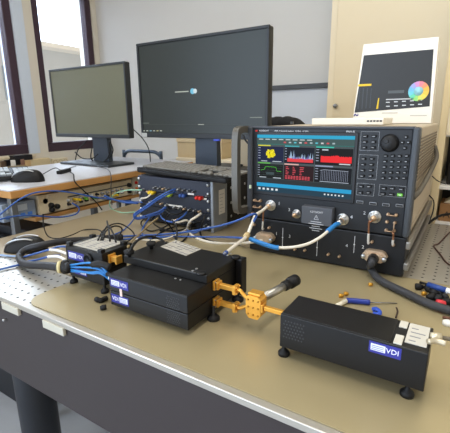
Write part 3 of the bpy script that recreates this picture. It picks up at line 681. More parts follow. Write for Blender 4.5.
# keyboard on bench
k1 = keyboard('keyboard', .45, .16, (0, 0, 0), 0, .14, mat('#aab3bd', .5), mat('#222529', .5), 'grey keyed keyboard on the white bench top beside a black mouse')
kf = px(35, 178, Z=BZ+.006); kl = px(0, 181, Z=BZ+.006); kd = (kf-kl).normalized(); ka = math.atan2(kd.y, kd.x)
k1.rotation_euler = (0, 0, ka); k1.location = (kf.x-.45*math.cos(ka), kf.y-.45*math.sin(ka), BZ+.001)
def mouse(name, c, rz, label, L=.115, W=.062, H=.036, stripe=True):
    r = thing(name, c, label, 'mouse'); c = V(c)
    T = Matrix.Translation(c) @ Matrix.Rotation(rz, 4, 'Z')
    def shell(sc, zoff, m_):
        mb = MB(); vs = []; fs = []; n, k = 14, 20
        for i in range(n+1):
            a = (math.pi/2)*i/n
            for j in range(k):
                b = 2*math.pi*j/k; cx = math.cos(b); sy = math.sin(b)
                sx = abs(cx)**.8*(1 if cx > 0 else -1); sy2 = abs(sy)**.8*(1 if sy > 0 else -1)
                z = math.sin(a)*H*(1-.28*cx*math.cos(a)) 
                vs.append((sx*L/2*sc*math.cos(a)**.7, sy2*W/2*sc*math.cos(a)**.7*(1-.08*cx), zoff+z*(1 if sc == 1 else 1.0)))
        for i in range(n):
            for j in range(k): fs.append([i*k+j, i*k+(j+1) % k, (i+1)*k+(j+1) % k, (i+1)*k+j])
        fs.append(list(range(k))[::-1]); mb._add(vs, fs, m_, True, T); return mb
    shell(1, 0, RUB).build('body', r)
    m = MB(); Lh = L/2
    for s in (-1, 1): m.tube([T @ V((Lh*.92*math.cos(t), s*W*.33*math.sin(t)**.6 if 0 < t < math.pi else 0, H*.10+H*.93*math.sin(t)**.85*(1-.12*math.cos(t)))) for t in [math.pi*q/10 for q in range(1, 8)]], .0022, STEEL, 8)
    m.build('trim_line', r, 'silver trim line')
    m = MB(); m.lathe(T @ V((Lh*.45, -.004, H*.76)), T.to_3x3() @ V((0, 1, 0)), [(0, .007), (.001, .009), (.007, .009), (.008, .007)], DKGREY, 16); m.build('scroll_wheel', r)
    return r
p = px(28, 181.5, Z=BZ); mouse('computer_mouse', (p.x, p.y, BZ), math.radians(212), 'black mouse with silver trim on the white bench beside the keyboard', .132, .062, .046)
p = px(26, 251, Z=0); mouse('computer_mouse', (p.x, p.y, .0022), math.radians(212), 'black mouse with silver trim on the optical table behind the thick hose', .125, .068, .040)
# small adapter block with its lead
t = thing('usb_hub', px(64, 174, Z=BZ), 'small black adapter block on the front of the bench', 'adapter')
a, b = px(57, 175, Z=BZ), px(71, 171, Z=BZ); d = (b-a).normalized(); n = V((-d.y, d.x, 0))
vs = []
m = MB(); T = Matrix.Translation((a+b)/2) @ Matrix.Rotation(math.atan2(d.y, d.x), 4, 'Z'); m.box((-.05, -.012, 0), (.05, .012, .016), RUB, .003, T); m.build('body', t)
m = MB(); m.tube([px(70, 172, Z=BZ+.01), px(73.5, 174.5, X=BX1+.004), px(75, 182, X=BX1+.01), px(84, 191, X=BX1+.012), px(96, 202, X=BX1+.01), px(102, 210, X=BX1+.005)], .0025, RUB); m.build('lead', t)
for pts, lab in (([px(43, 174, Z=BZ+.003), px(55, 168, Z=BZ+.02), px(62, 170, Z=BZ+.012), px(76, 166, Z=BZ+.003)], 'thin grey wire lying across the white bench top'),
                 ([px(82, 162.5, Z=BZ+.004), px(100, 167, Z=BZ+.004), px(110, 172, X=BX1+.003), px(111, 190, X=BX1+.004), px(112, 205, X=BX1+.004)], 'thin dark wire hanging down over the bench edge')):
    wire('thin_wire', pts, .0022, mat('#4c4f55', .5), lab)
# instruments on the lower shelf
def shelf_instr():
    IX = BX1-.035
    a = px(37, 192, X=IX); b = px(131, 178, X=IX); y0, y1 = a.y, b.y; z0, z1 = LS, .098
    t = thing('bench_instrument', (IX-.2, (y0+y1)/2, LS), 'cream fronted signal instrument with many small sockets on the lower bench shelf', 'instrument')
    MB().box((IX-.38, y0, z0+.008), (IX-.012, y1, z1), mat('#a9a79f', .5), .004).build('case', t)
    FC = mat('#cfc2a6', .5, var=.05)
    MB().box((IX-.015, y0, z0+.006), (IX, y1, z1), FC, .003).build('front_panel', t)
    m = MB(); q = px(37.3, 196.5, X=IX); m.lathe((IX-.001, y0+.03, z1-.026), (1, 0, 0), [(0, .011), (.001, .011)], mat('#3d6fd0', .4), 20); m.build('badge', t, 'round blue badge')
    m = MB(); m.box((IX-.001, y0+.13, .068), (IX+.001, y1-.03, .073), mat('#3c3f45', .5)); m.box((IX-.001, y0+.13, .094), (IX+.0006, y1-.03, .096), mat('#6c6a62', .5)); m.build('panel_print', t)
    for k in range(11):
        y = y0+.13+k*(y1-y0-.20)/10
        for z in (.042, .058):
            c = random.choice((DSTEEL, BRASS, BLACK, STEEL)); mb = MB(); mb.lathe((IX-.001, y, z), (1, 0, 0), [(0, .007), (.004, .007), (.005, .0048), (.016, .0045)], c, 12); mb.build('socket', t)
    for y, z, c in ((y0+.05, .052, BLACK), (y0+.075, .043, BLACK), (y0+.05, .034, BLACK), (y1-.02, .07, BLACK), (y1-.02, .04, BLACK)):
        mb = MB(); mb.lathe((IX-.001, y, z), (1, 0, 0), [(0, .011), (.012, .010), (.016, .008)], c, 16); mb.build('knob', t)
    for k, (y, z, c) in enumerate(((y0+.15, .060, YEL), (y0+.165, .056, YEL), (y0+.20, .054, GREEN), (y0+.245, .05, mat('#4c8f4a', .4)), (y0+.35, .042, YEL), (y0+.37, .04, YEL))):
        mb = MB(); mb.lathe((IX+.012, y, z), (1, 0, 0), [(0, .006), (.022, .0055), (.026, .004)], c, 12); mb.build('plug', t, 'coloured cable plug')
    t2 = thing('small_power_supply', (IX-.2, y0-.09, LS), 'blue grey box with paler front left of the cream instrument on the lower bench shelf', 'instrument')
    MB().box((IX-.40, y0-.135, LS+.004), (IX-.022, y0-.006, .085), mat('#66748a', .5), .003).build('case', t2)
    MB().box((IX-.024, y0-.135, LS+.004), (IX-.012, y0-.006, .085), mat('#8795a8', .45, var=.1), .003).build('front_panel', t2)
    for k in range(4): MB().box((IX-.014, y0-.125+k*.028, .030), (IX-.010, y0-.107+k*.028, .042), mat('#4a77c4', .4), .001).build('button', t2)
    MB().box((IX-.014, y0-.12, .052), (IX-.011, y0-.04, .075), mat('#c3cdd8', .4)).build('display', t2)
    t3 = thing('terminal_box', (IX-.05, y1+.03, LS), 'small pale panel with red socket at the right end of the lower bench shelf', 'instrument')
    MB().box((IX-.2, y1+.006, LS), (IX, y1+.065, .104), mat('#b9b7ac', .5), .003).build('case', t3)
    for z, c in ((.075, RED), (.045, mat('#c86b2c', .4)), (.03, STEEL)): MB().lathe((IX-.001, y1+.03, z), (1, 0, 0), [(0, .008), (.008, .007), (.010, .004)], c, 12).build('socket', t3)
shelf_instr()
# dark gear and cables on the low shelf below
for k, (y, w, h, lab, c) in enumerate(((-.21, .09, .10, 'dark equipment box low under the bench by its front leg', '#23262c'), (-.11, .12, .13, 'charcoal equipment box low under the bench behind the first', '#2b2f36'))):
    m = MB(); m.box((-1.38, y, FL), (BX1-.10, y+w, LS-.20+h), mat(c, .5), .006); tag(m.build('equipment_box'), lab, 'box')
for k in range(6):
    y = -.20+.028*k
    pts = [(BX1-.06-.05*random.random(), y+random.uniform(-.03, .03), LS-.03-.05*random.random()) for _ in range(2)]
    wire('loose_cable', [(BX1-.05, y-.05, -.05-.014*k), (BX1-.02, y, -.075-.012*k), (BX1-.03, y+.07, -.05-.008*k), (BX1-.06, y+.11, -.06-.012*k)], .006, mat(('#16171a', '#1b2030', '#202227')[k % 3], .5), 'dark loose cable under the wooden lower shelf of the bench', 'cable', 'dark cables under the bench')
# tubular push frame behind the bench
t = thing('tubular_frame', (-1.05, .75, FL), 'dark blue tubular frame with rounded handle behind the bench end', 'frame')
TB = mat('#4a5666', .4, .3); zr = .0
t.location = (-.80, .45, FL)
m = MB(); pts = [px(124.6, 163, Y=.9), px(124.8, 155, Y=.9), px(128, 151.2, Y=.9), px(136, 151, Y=.9), px(150, 151.6, Y=.9), px(156, 152.6, Y=.9), px(160.5, 157, Y=.9), px(161.5, 165, Y=.9)]
t.location = ((pts[0].x+pts[-1].x)/2, .9, FL)
e0 = V((pts[0].x, .9, FL)); e1 = V((pts[-1].x, .9, FL)); m.tube([e0]+pts+[e1], .011, TB, 12, True, 5); m.build('handle_tube', t)
for x in (-.80,):
    pass
# upright posts seen beyond the bench end
t2 = thing('rack_upright', (-.76, .40, FL), 'pair of dark uprights between the bench end and the instrument rack', 'frame')
for xa, xb in ((124.6, 126.4), (127.6, 130.6)):
    p = px((xa+xb)/2, 190, Y=.44); m = MB(); m.box((p.x-.006, .434, FL), (p.x+.006, .446, .128), TB, .002); m.build('post', t2)
# window sill clutter
m = MB(); a = px(14, 156, X=WX+.08); b = px(33, 153, X=WX+.08); m.box((WX+.003, a.y, .086), (WX+.07, b.y, .125), mat('#1d1d22', .4), .004); m.box((WX+.015, a.y+.03, .1245), (WX+.055, b.y-.06, .1265), mat('#8f949c', .3)); tag(m.build('router'), 'small flat black device on the cream trunking under the left window', 'device')
t = thing('cable_trunking', (WX+.04, .4, .05), 'cream cable trunking with sockets under the left window', 'trunking')
m = MB(); m.box((WX, -.8, -.02), (WX+.06, .95, .085), mat('#d5c39c', .5, var=.05), .004); m.build('channel', t)
for k, (x, y) in enumerate(((3, 164), (7, 163), (12, 163), (17, 162), (21, 162), (27, 163))):
    p = px(x, y, X=WX+.06); mb = MB(); mb.box((WX+.055, p.y-.022, p.z-.022), (WX+.075, p.y+.022, p.z+.022), (mat('#5b4a3a', .5), BLACK, WHITE, BLACK, mat('#8d6a5a', .5), mat('#caa97c', .5))[k], .004); mb.build('socket', t)
t = thing('socket_strip', (WX+.02, 1.1, .03), 'cream wall socket strip under the second window', 'socket')
a = px(53, 163, X=WX+.03); b = px(68, 160.5, X=WX+.03); zc = (a.z+b.z)/2
m = MB(); m.box((WX, a.y, zc-.03), (WX+.03, b.y, zc+.03), mat('#dcd0b6', .5), .004); m.build('plate', t)
for k in range(3):
    y = a.y+(b.y-a.y)*(k+.5)/3; MB().lathe((WX+.029, y, zc), (1, 0, 0), [(0, .02), (.003, .02), (.0035, .016), (-.001, .015)], mat('#b8a67f', .5), 16).build('socket', t)
# cartons behind the bench and rack
m = MB(); m.box((-1.08, 1.0, FL), (-.60, 1.3, .14), CREAM, .004); tag(m.build('side_cupboard'), 'cream low cupboard behind the instrument rack', 'cupboard')
a = px(177, 139, Y=1.02); b = px(236, 139, Y=1.02)
t = thing('cardboard_box', ((a.x+b.x)/2, 1.1, .14), 'beige cardboard box behind the monitor stand', 'box')
m = MB(); m.box((a.x, 1.02, .14), (b.x-.1, 1.2, .30), mat('#c9b48e', .6, var=.06), .003); m.build('body', t)
m = MB(); m.box((a.x-.003, 1.015, .235), (b.x-.097, 1.205, .303), mat('#d3c09c', .6, var=.06), .003); m.build('lid', t)

# ================================================================== millimetre-wave modules (black boxes)
MOD = mat('#121214', .40, .1, var=.08, scale=40); MODT = mat('#1c1b1a', .36, .2, var=.1, scale=50)
STK = mat('#31338a', .5)
def sticker(par, x0, z0, x1, z1, y, flip=False):
    m = MB(); m.box((x0, y-.0006, z0), (x1, y+.0005, z1), STK); s = m.build('sticker', par, 'blue and white maker sticker')
    w = x1-x0; h = z1-z0; m = MB(); yy = y-.0008
    a0, a1 = (x0+w*.06, x0+w*.52) if not flip else (x0+w*.48, x0+w*.94)
    m.box((a0, yy, z0+h*.22), (a1, y, z1-h*.18), mat('#d9dce6', .5))
    for k in range(3): m.box((a0+w*.03, yy-.0002, z0+h*(.30+.16*k)), (a1-w*.05, yy, z0+h*(.36+.16*k)), mat('#7a7fb0', .5))
    cx = x0+w*(.74 if not flip else .24); m.text('VDI', FR((cx, yy, (z0+z1)/2)), h*.62, mat('#e4e6f2', .5, var=0)); m.build('print', s)
def vent(par, cx, cz, w, h, y):
    m = MB(); n, k = 7, 6
    for i in range(n):
        for j in range(k): m.cyl((cx-w/2+w*i/(n-1)+(.5*w/(n-1) if j % 2 else 0), y+.001, cz-h/2+h*j/(k-1)), (cx-w/2+w*i/(n-1)+(.5*w/(n-1) if j % 2 else 0), y-.0005, cz-h/2+h*j/(k-1)), .0014, mat('#3a3b3e', .4, .3), 8)
    m.build('vent', par)
def flange_at(par, x, y, z):
    m = MB(); m.box((x-.002, y-.0095, z-.0095), (x+.003, y+.0095, z+.0095), GOLD, .001)
    for s in (-1, 1):
        for q in (-1, 1): m.cyl((x+.002, y+s*.0065, z+q*.0065), (x+.0045, y+s*.0065, z+q*.0065), .0016, DSTEEL, 8)
    m.build('flange', par, 'gold square flange')
GX0, GX1, GY0, GY1 = -.061, .137, -.472, -.292
def foot(par, x, y, z0, z1, r=.0095):
    m = MB(); m.lathe((x, y, z0), (0, 0, 1), [(0, r), (.005, r), (.008, r*.74), (.010, .0034), (z1-z0, .0034)], RUB, 16); m.build('foot', par)
lo = thing('frequency_extender', ((GX0+GX1)/2, (GY0+GY1)/2, .0025), 'lower black extender box of the stacked pair with blue sticker', 'extender')
m = MB(); m.box((GX0, GY0, .014), (GX1, GY1, .0455), MOD, .0015); m.build('body', lo)
sticker(lo, GX0+.004, .022, GX0+.052, .040, GY0, True); vent(lo, GX1-.034, .030, .026, .021, GY0)
for x, y in ((GX1+.006, GY0+.075), (GX1+.006, GY1-.012), (GX0+.02, GY1-.02), (GX0+.03, GY0+.06)): foot(lo, x if x < GX1 else GX1+.004, y, .0025, .030, .0125)
flange_at(lo, GX1+.003, -.386, .035)
up = thing('frequency_extender', ((GX0+GX1)/2, (GY0+GY1)/2, .0465), 'upper black extender box of the stacked pair with white plate on its lid', 'extender')
m = MB(); m.box((GX0, GY0, .0465), (GX1, GY1, .080), MOD, .0015); m.build('body', up)
m = MB(); m.box((GX0-.020, GY0+.061, .080), (GX1, GY1, .098), MODT, .002); cv = m.build('raised_cover', up)
m = MB(); m.box((GX0+.001, GY0+.001, .0800), (GX1-.001, GY0+.060, .0812), MODT, .0005); m.build('front_lid', up)
sticker(up, GX0+.004, .056, GX0+.054, .074, GY0); vent(up, GX1-.034, .060, .026, .021, GY0)
flange_at(up, GX1+.003, -.385, .071)
m = MB(); m.box((GX0+.030, GY0-.0012, .040), (GX0+.036, GY0, .056), mat('#e0c9c0', .5)); m.build('seal_tag', up, 'pale paper seal across the seam')
pl = [px(x, y, Z=.0985) for x, y in ((160.5, 247), (176, 240.5), (201, 249.5), (186, 256))]
m = MB(); m._add([p for p in pl]+[p+V((0, 0, .0012)) for p in pl], [[3, 2, 1, 0], [4, 5, 6, 7], [0, 1, 5, 4], [1, 2, 6, 5], [2, 3, 7, 6], [3, 0, 4, 7]], mat('#aaa69d', .5))
u, v_ = pl[2]-pl[1], pl[0]-pl[1]
for k in range(5):
    for j in range(6):
        if random.random() < .75:
            p = pl[1]+v_*(.12+.18*k)+u*(.06+.155*j); m.box((p.x, p.y-.0016, .0997), (p.x+u.length*.11, p.y+.0016, .1000), mat('#6c6c70', .5))
m.build('rating_plate', up, 'white printed rating plate')
for x, y in ((129.5, 257), (151.5, 248.5)):
    p = px(x, y, Z=.098); m = MB(); m.lathe((p.x, p.y, .098), (0, 0, 1), [(0, .004), (.006, .004), (.008, .0105), (.013, .0115), (.016, .009), (.017, .004)], RUB, 18); m.build('top_post', up, 'black mushroom headed post')
for x, y in ((201, 274), (235.5, 258)):
    p = px(x, y, Z=.098); m = MB(); m.lathe((p.x, p.y, .098), (0, 0, 1), [(0, .010), (.004, .010), (.005, .008)], BLACK, 18)
    for s in (-1, 1): m.cyl((p.x-.022, p.y+s*.006+.01, .098), (p.x-.022, p.y+s*.006+.01, .0995), .0028, STEEL, 10)
    m.build('top_post', up)
m = MB(); m.box((GX1+.0005, GY1-.016, .018), (GX1+.016, GY1+.006, .098), MOD, .002); m.build('corner_block', up)
for x, y in ((175.5, 278.8), (180.5, 280.2)):
    p = px(x, y, Z=.081); MB().cyl((p.x, p.y, .081), (p.x, p.y, .0825), .0022, STEEL, 10).build('screw', up)

# left small module
SX0, SX1, SY0, SY1, SZ = -.250, -.130, -.427, -.357, .097
sm = thing('frequency_extender', (-.19, -.39, 0), 'small black extender module with large printed lid at the left of the stack', 'extender')
m = MB(); m.box((SX0, SY0, .020), (SX1, SY1, .056), MOD, .002); m.build('lower_body', sm)
m = MB(); m.box((SX0-.003, SY0-.003, .058), (SX1+.003, SY1+.02, SZ), MODT, .002); m.build('upper_body', sm)
for x, y in ((SX0+.006, SY0+.004), (SX1-.006, SY0+.004), (SX0+.006, SY1), (SX1-.006, SY1)):
    foot(sm, x, y, 0 if x < -.28 else .0025 if x > -.29 else 0, .03)
    MB().box((x-.006, y-.006, SZ-.001), (x+.006, y+.006, SZ+.008), BLACK, .001).build('corner_post', sm)
m = MB(); m.box((SX0+.014, SY0+.006, SZ), (SX1-.016, SY1+.010, SZ+.001), mat('#aeaba3', .5))
for k in range(7):
    for j in range(3):
        x = SX0+.02+j*.03; m.box((x, SY0+.014+k*.009, SZ+.001), (x+random.uniform(.012, .026), SY0+.017+k*.009, SZ+.0013), mat('#77777a', .5))
m.build('rating_plate', sm, 'white printed plate')
sticker(sm, SX0+.006, .066, SX0+.062, .086, SY0-.003); sticker(sm, SX0+.02, .030, SX0+.062, .044, SY0, True)
m = MB(); m.lathe((SX0+.078, SY0-.003, .077), (0, -1, 0), [(0, .014), (.004, .014), (.005, .011), (.002, .010)], BLACK, 20); m.build('fan_cover', sm)
# gold connector on the small module
c = px(114, 258.5, X=SX1+.012); t = thing('gold_adapter', c, 'short gold waveguide adapter on the right end of the small module', 'adapter')
m = MB(); m.box((SX1+.003, c.y-.010, c.z-.010), (SX1+.008, c.y+.010, c.z+.010), GOLD, .001); m.build('flange', t)
m = MB(); m.box((SX1+.008, c.y-.006, c.z-.006), (SX1+.024, c.y+.006, c.z+.006), GOLD, .001); m.build('body', t)
m = MB(); m.box((SX1+.024, c.y-.009, c.z-.009), (SX1+.029, c.y+.009, c.z+.009), GOLD, .001); m.build('flange', t)

# right module
HX0, HX1, HY0, HY1, HZ = .3, .510, -.443, -.367, .080
rt = thing('frequency_extender', (.48, -.405, 0), 'long black extender box in the right foreground with white label on its end', 'extender')
m = MB(); m.box((HX0, HY0, .022), (HX1, HY1, HZ), MOD, .0015); m.build('body', rt)
m = MB(); m.box((HX0+.002, HY0+.002, HZ), (.462, HY1-.002, HZ+.0014), MODT, .0006); m.build('lid', rt)
vent(rt, HX0+.022, .056, .030, .028, HY0)
sticker(rt, .436, .060, .478, .077, HY0)
for x, y in ((HX0+.004, HY0+.01), (HX1-.02, HY0+.01), (HX0+.012, HY1-.01), (HX1-.02, HY1-.01)): foot(rt, x, y, .0025, .03)
m = MB()
a = px(405, 334, Z=HZ)
m.box((.479, HY0+.014, HZ), (.506, HY1-.004, HZ+.0012), mat('#c6c2b8', .5))
for k in range(4): m.box((.483, HY0+.02+k*.012, HZ+.0012), (.492+.005*(k % 3), HY0+.0225+k*.012, HZ+.0015), mat('#85868a', .5))
m.build('rating_plate', rt, 'white printed plate')
for y0, y1 in ((HY0+.003, HY0+.028), (HY1-.024, HY1-.004)): MB().box((.466, y0, HZ), (.477, y1, HZ+.002), mat('#c9c5ba', .4), .0005).build('tape', rt, 'white tape patch')

# ---------------------------------------------------------------- gold waveguides between them
def wg(z, yv, tip, lab):
    t = thing('waveguide_section', (GX1+.05, yv, z), lab, 'waveguide'); x0 = GX1+.0075
    m = MB(); m.box((x0, yv-.008, z-.008), (x0+.005, yv+.008, z+.008), GOLD, .001); m.build('flange', t)
    m = MB(); m.box((x0+.005, yv-.0045, z-.0045), (x0+.040, yv+.0045, z+.0045), GOLD, .0008); m.build('straight', t)
    m = MB(); m.box((x0+.036, yv-.0085, z-.0085), (x0+.043, yv+.0085, z+.0085), GOLD, .001)
    for s in (-1, 1):
        for q in (-1, 1): m.cyl((x0+.043, yv+s*.006, z+q*.006), (x0+.046, yv+s*.006, z+q*.006), .0014, GOLD, 8)
    m.build('flange', t)
    s = V((x0+.043, yv, z)); d = tip-s
    m = MB(); m.tube([s, s+V((.006, 0, 0)), s+d*.5, tip-V((.004, 0, 0)), tip], .0035, GOLD, 8); m.build('bend', t)
SXc = .212
wg(.071, -.385, V((SXc, -.385, .060)), 'upper gold waveguide from the stacked extenders to the splitter block')
wg(.035, -.385, V((SXc, -.385, .043)), 'lower gold waveguide from the stacked extenders to the splitter block')
t = thing('splitter_block', (SXc+.014, -.385, .027), 'gold waveguide splitter block hanging between the black boxes', 'waveguide')
m = MB(); m.prism([(SXc, .036), (SXc+.006, .028), (SXc+.024, .028), (SXc+.030, .036), (SXc+.030, .066), (SXc+.024, .072), (SXc+.004, .072), (SXc, .066)], 'y', -.397, -.373, GOLD); m.build('body', t)
for x in (SXc+.005, SXc+.015, SXc+.025):
    for z in (.036, .050, .064): MB().cyl((x, -.3965, z), (x, -.3985, z), .0018, mat('#a87424', .4, .6), 10).build('screw', t)
m = MB(); m.box((SXc+.003, -.394, .072), (SXc+.027, -.376, .0765), GOLD, .001); m.build('top_cap', t)
e = V((SXc+.0305, -.39, .052))
t = thing('waveguide_section', (.27, -.39, .052), 'gold waveguide from the splitter block into the long right extender', 'waveguide')
m = MB(); m.box((e.x, e.y-.0075, e.z-.0075), (e.x+.004, e.y+.0075, e.z+.0075), GOLD, .001); m.build('flange', t)
m = MB(); m.box((e.x+.004, e.y-.004, e.z-.004), (HX0-.004, e.y+.004, e.z+.004), GOLD, .0008); m.build('straight', t)
m = MB(); m.box((HX0-.0045, e.y-.008, e.z-.008), (HX0-.0003, e.y+.008, e.z+.008), GOLD, .001); m.build('flange', t)
# silver probe with black knurled end
p0 = V((SXc+.022, -.372, .060)); p1 = px(296.5, 279.5, Z=.062); d = (p1-p0)
t = thing('coaxial_probe', p0, 'silver rod with black knurled end sticking out behind the gold splitter', 'probe')
m = MB(); m.lathe(p0, d, [(0, .004), (.008, .004), (.009, .008), (d.length*.62, .008), (d.length*.63, .0065)], mat('#a7a49c', .3, .85), 18); m.build('rod', t)
m = MB(); L = d.length; m.lathe(p0+d*.58, d, [(0, .0085), (.004, .010), (L*.12, .010), (L*.13, .0085), (L*.20, .0085), (L*.21, .012), (L*.40, .012), (L*.42, .009)], RUB, 18); m.build('knurled_end', t)

# ================================================================== cables
HOSE = mat('#232327', .5)
P = px
ZB = .0125
t = thing('hose_cable', (-.45, -.42, 0), 'thick black hose looping on the left of the optical table into the small module', 'cable')
m = MB()
m.tube([P(60, 267, Z=.040), P(50, 266, Z=.034), P(38, 265.2, Z=.025), P(27, 264.5, Z=.018), P(20.5, 260.5, Z=.015), P(20, 255, Z=.016), P(27, 249.2, Z=.026), P(42, 245.2, Z=.04), P(62, 241.5, Z=.04), P(88, 239.6, Z=.03), P(108, 238, Z=.02), P(122, 237, Z=.014)], .0098, HOSE, 14); m.build('sheath', t)
pa = P(60, 267, Z=.040); pb = V((SX0-.001, SY0+.008, .040))
m = MB(); dd = pb-pa; m.lathe(pa-dd*.25, dd, [(0, .010), (.004, .014), (dd.length*.5, .0145), (dd.length*.55, .017), (dd.length*.9, .017), (dd.length*1.2, .014)], RUB, 18); m.build('connector', t)
m = MB(); m.lathe(pa-dd*.12, dd, [(0, .0150), (.008, .0150)], mat('#c9bd8f', .5), 18); m.build('tape_ring', t, 'cream tape ring')
t = thing('hose_cable', (.5, -.1, 0), 'thick dark cable from the lower right test set connector across the tan sheet', 'cable')
m = MB(); kz = V((K2.x, -.024, K2.z-.002))
m.tube([kz, kz+V((0, -.018, -.006)), P(370.5, 268, Z=.022), P(377, 277.5, Z=.013), P(388, 284.5, Z=.0125), P(405, 292.5, Z=.0125), P(425, 302, Z=.0125), P(445, 309, Z=.0125), P(480, 318, Z=.0125), P(530, 322, Z=.0125)], .0088, mat('#35363a', .5), 14); m.build('sheath', t)
m = MB(); m.lathe(kz+V((0, .004, 0)), (0, -1, -.2), [(0, .013), (.02, .012), (.022, .010)], BLACK, 16); m.build('boot', t)
# white/blue cable of port 4
def multi(name, loc, lab, segs):
    t = thing(name, loc, lab, 'cable')
    for nm, pts, r, m_ in segs: MB().tube(pts, r, m_, 10).build(nm, t)
    return t
p4 = V((P4.x, -.026, P4.z))
a1 = P(334.5, 225.5, Y=-.055); a2 = P(327.5, 231.5, Y=-.085)
b1 = P(285, 247.8, Y=-.15); b2 = P(275, 247.5, Y=-.155); b3 = P(262, 243.5, Y=-.155); b4 = P(250, 239, Y=-.15)
multi('test_cable', (.22, -.1, .05), 'white test cable with blue ends hanging from port 4 of the analyzer', [
    ('end_plug', [p4+V((0, .010, 0)), p4+V((0, -.010, -.003))], .0068, STEEL), ('blue_boot', [p4+V((0, -.008, -.003)), a1, a2], .0056, SKYB),
    ('white_sheath', [a2, P(320, 237.4, Y=-.11), P(309, 243.4, Y=-.13), P(297, 246.6, Y=-.145), b1, b2], .0036, WCAB), ('blue_boot', [b1+(b2-b1)*.6, b2, b3, b4], .0058, SKYB)])
# cable from the ring to the lid of the stack
q0 = P(225, 253.5, Z=.102); q1 = P(246.5, 236.5, Y=-.15); q2 = P(255.5, 215.5, Y=-.09)
multi('test_cable', q0, 'white test cable slanting up from the stacked extender lid to port 1', [
    ('white_sheath', [q0, q0*.5+q1*.5, q1, q1*.5+q2*.5, q2, P(262, 211, Y=-.05), V((P1.x, -.026, P1.z))], .0042, WCAB), ('cable_tie', [q1+(q0-q1)*.05, q1+(q2-q1)*.10], .0075, mat('#bfa97c', .5)), ('end_plug', [q0+(q1-q0)*.06, q0], .0048, mat('#2c4c8f', .4))])
def cable(pts, r, m_, lab, name='cable'): return wire(name, pts, r, m_, lab)
cable([P(118, 236.5, Z=.006), P(140, 235.5, Z=.006), P(160, 234.5, Z=.006), P(182, 232.6, Y=-.02), P(200, 229.8, Y=-.05), P(222, 225.4, Y=-.09), P(240, 219.6, Y=-.11), P(251, 214.6, Y=-.115), P(256.5, 215, Y=-.10), P(253.5, 222, Y=-.11)], .0031, BLUE, 'upper blue cable rising from the table to the white cable near port 1')
cable([P(92, 238, Z=.005), P(120, 239.5, Z=.005), P(150, 237, Z=.005), P(180, 236.6, Z=.006), P(210, 237, Z=.02), P(232, 237.4, Y=-.13), P(243, 238.2, Y=-.15)], .0029, BLUE, 'lower blue cable running along the table to the tape ring', )
cable([P(201, 213.5, Y=.07), P(197, 216.5, Y=.05), P(190.5, 221, Y=.03), P(187.6, 228.5, Z=.008), P(191.5, 235, Z=.005), P(200, 239.5, Z=.005), P(215, 243, Z=.005), P(236, 243.6, Z=.005), P(250, 242.5, Y=-.03), V((K1.x, -.022, K1.z-.004))], .0042, WCAB, 'white cable curving from the rack sockets along the table to the left test set connector')
cable([P(187, 230, Z=.006), P(194, 233, Z=.012), P(202, 229.5, Z=.03), P(210, 228, Y=.0)], .003, BLUE, 'short blue lead beside the white cable in front of the rack')
# blue bundle looping at the rack's left
for k, (dy, lab) in enumerate(((0, 'upper thick blue cable slanting down from the rack sockets'), (2.2, 'second thick blue cable slanting down from the rack sockets just below the first'))):
    cable([P(175.5, 189+dy*1.2, Y=RY0-.012), P(168, 192+dy, Y=RY0-.05), P(158, 197.5+dy, Y=.02), P(146, 206+dy, Y=.0), P(137, 212+dy, Y=.0), P(133.8, 215.5+dy*.6, Y=.0), P(138, 217.8+dy*.5, Y=.01), P(150, 214.6+dy*.6, Y=.03), P(160, 211+dy, Y=.06), P(166, 206.4+dy*.5, Y=RY0-.012)], .0033, BLUE, lab)
cable([P(150, 217, Y=.03), P(144, 226, Z=.006), P(142, 233, Z=.006), P(150, 238, Z=.006), P(172, 236, Z=.006)], .003, BLUE, 'blue cable dropping from the loop onto the table')
cable([P(187, 212, Y=RY0-.01), P(182, 217, Y=.04), P(172, 222, Y=.0), P(163, 219, Y=.03), P(160, 214, Y=RY0-.01)], .003, BLUE, 'small blue loop between two lower rack sockets')
cable([P(141, 198.5, Y=RY0-.012), P(147, 197.5, Y=RY0-.03), P(152, 193, Y=RY0-.012)], .003, WCAB, 'short white patch lead at the left of the rack')
cable([P(172, 220, Y=.04), P(178, 222.4, Y=.03), P(186, 220.4, Y=.05), P(192, 224, Y=RY0-.01)], .0036, WCAB, 'white patch lead among the lowest rack sockets')
# black tangle in front of the rack
for pts, lab in (([(205, 215), (203, 222), (200, 231), (203, 238), (214, 242)], 'black lead dropping at the right of the rack front'),
                 ([(168, 215), (166, 221), (172, 229), (176, 240)], 'black lead falling from the rack middle to the table'),
                 ([(178, 226), (170, 228), (160, 233), (150, 241)], 'black lead trailing from the rack toward the stack'),
                 ([(192, 222), (190, 232), (184, 240), (176, 244)], 'black lead hanging near the white cable')):
    cable([P(x, y, Y=.06-.05*i) if y < 226 else P(x, y, Z=.006) for i, (x, y) in enumerate(pts)], .0028, RUB, lab)
c_ = px(162, 231, Z=.002); m = MB(); m.lathe((c_.x, c_.y, 0), (0, 0, 1), [(0, .009), (.010, .009), (.014, .005)], RUB, 14); tag(m.build('cable_clamp'), 'small black round clamp standing on the table before the rack', 'clamp')
cable([P(158, 218, Y=.0), P(150, 224, Z=.03), P(141, 233, Z=.02), P(133, 240, Z=.05), P(128, 247, Z=.1)], .0032, mat('#8d7a55', .4), 'tan and black lead slanting from rack to the stack lid')
cable([P(129.5, 252, Z=.118), P(134, 244, Z=.13), P(141, 238.6, Z=.11), P(150, 236.6, Z=.09), P(160, 239, Z=.08), P(166, 244, Z=.0985)], .003, RUB, 'black lead arching over the left end of the stack lid')
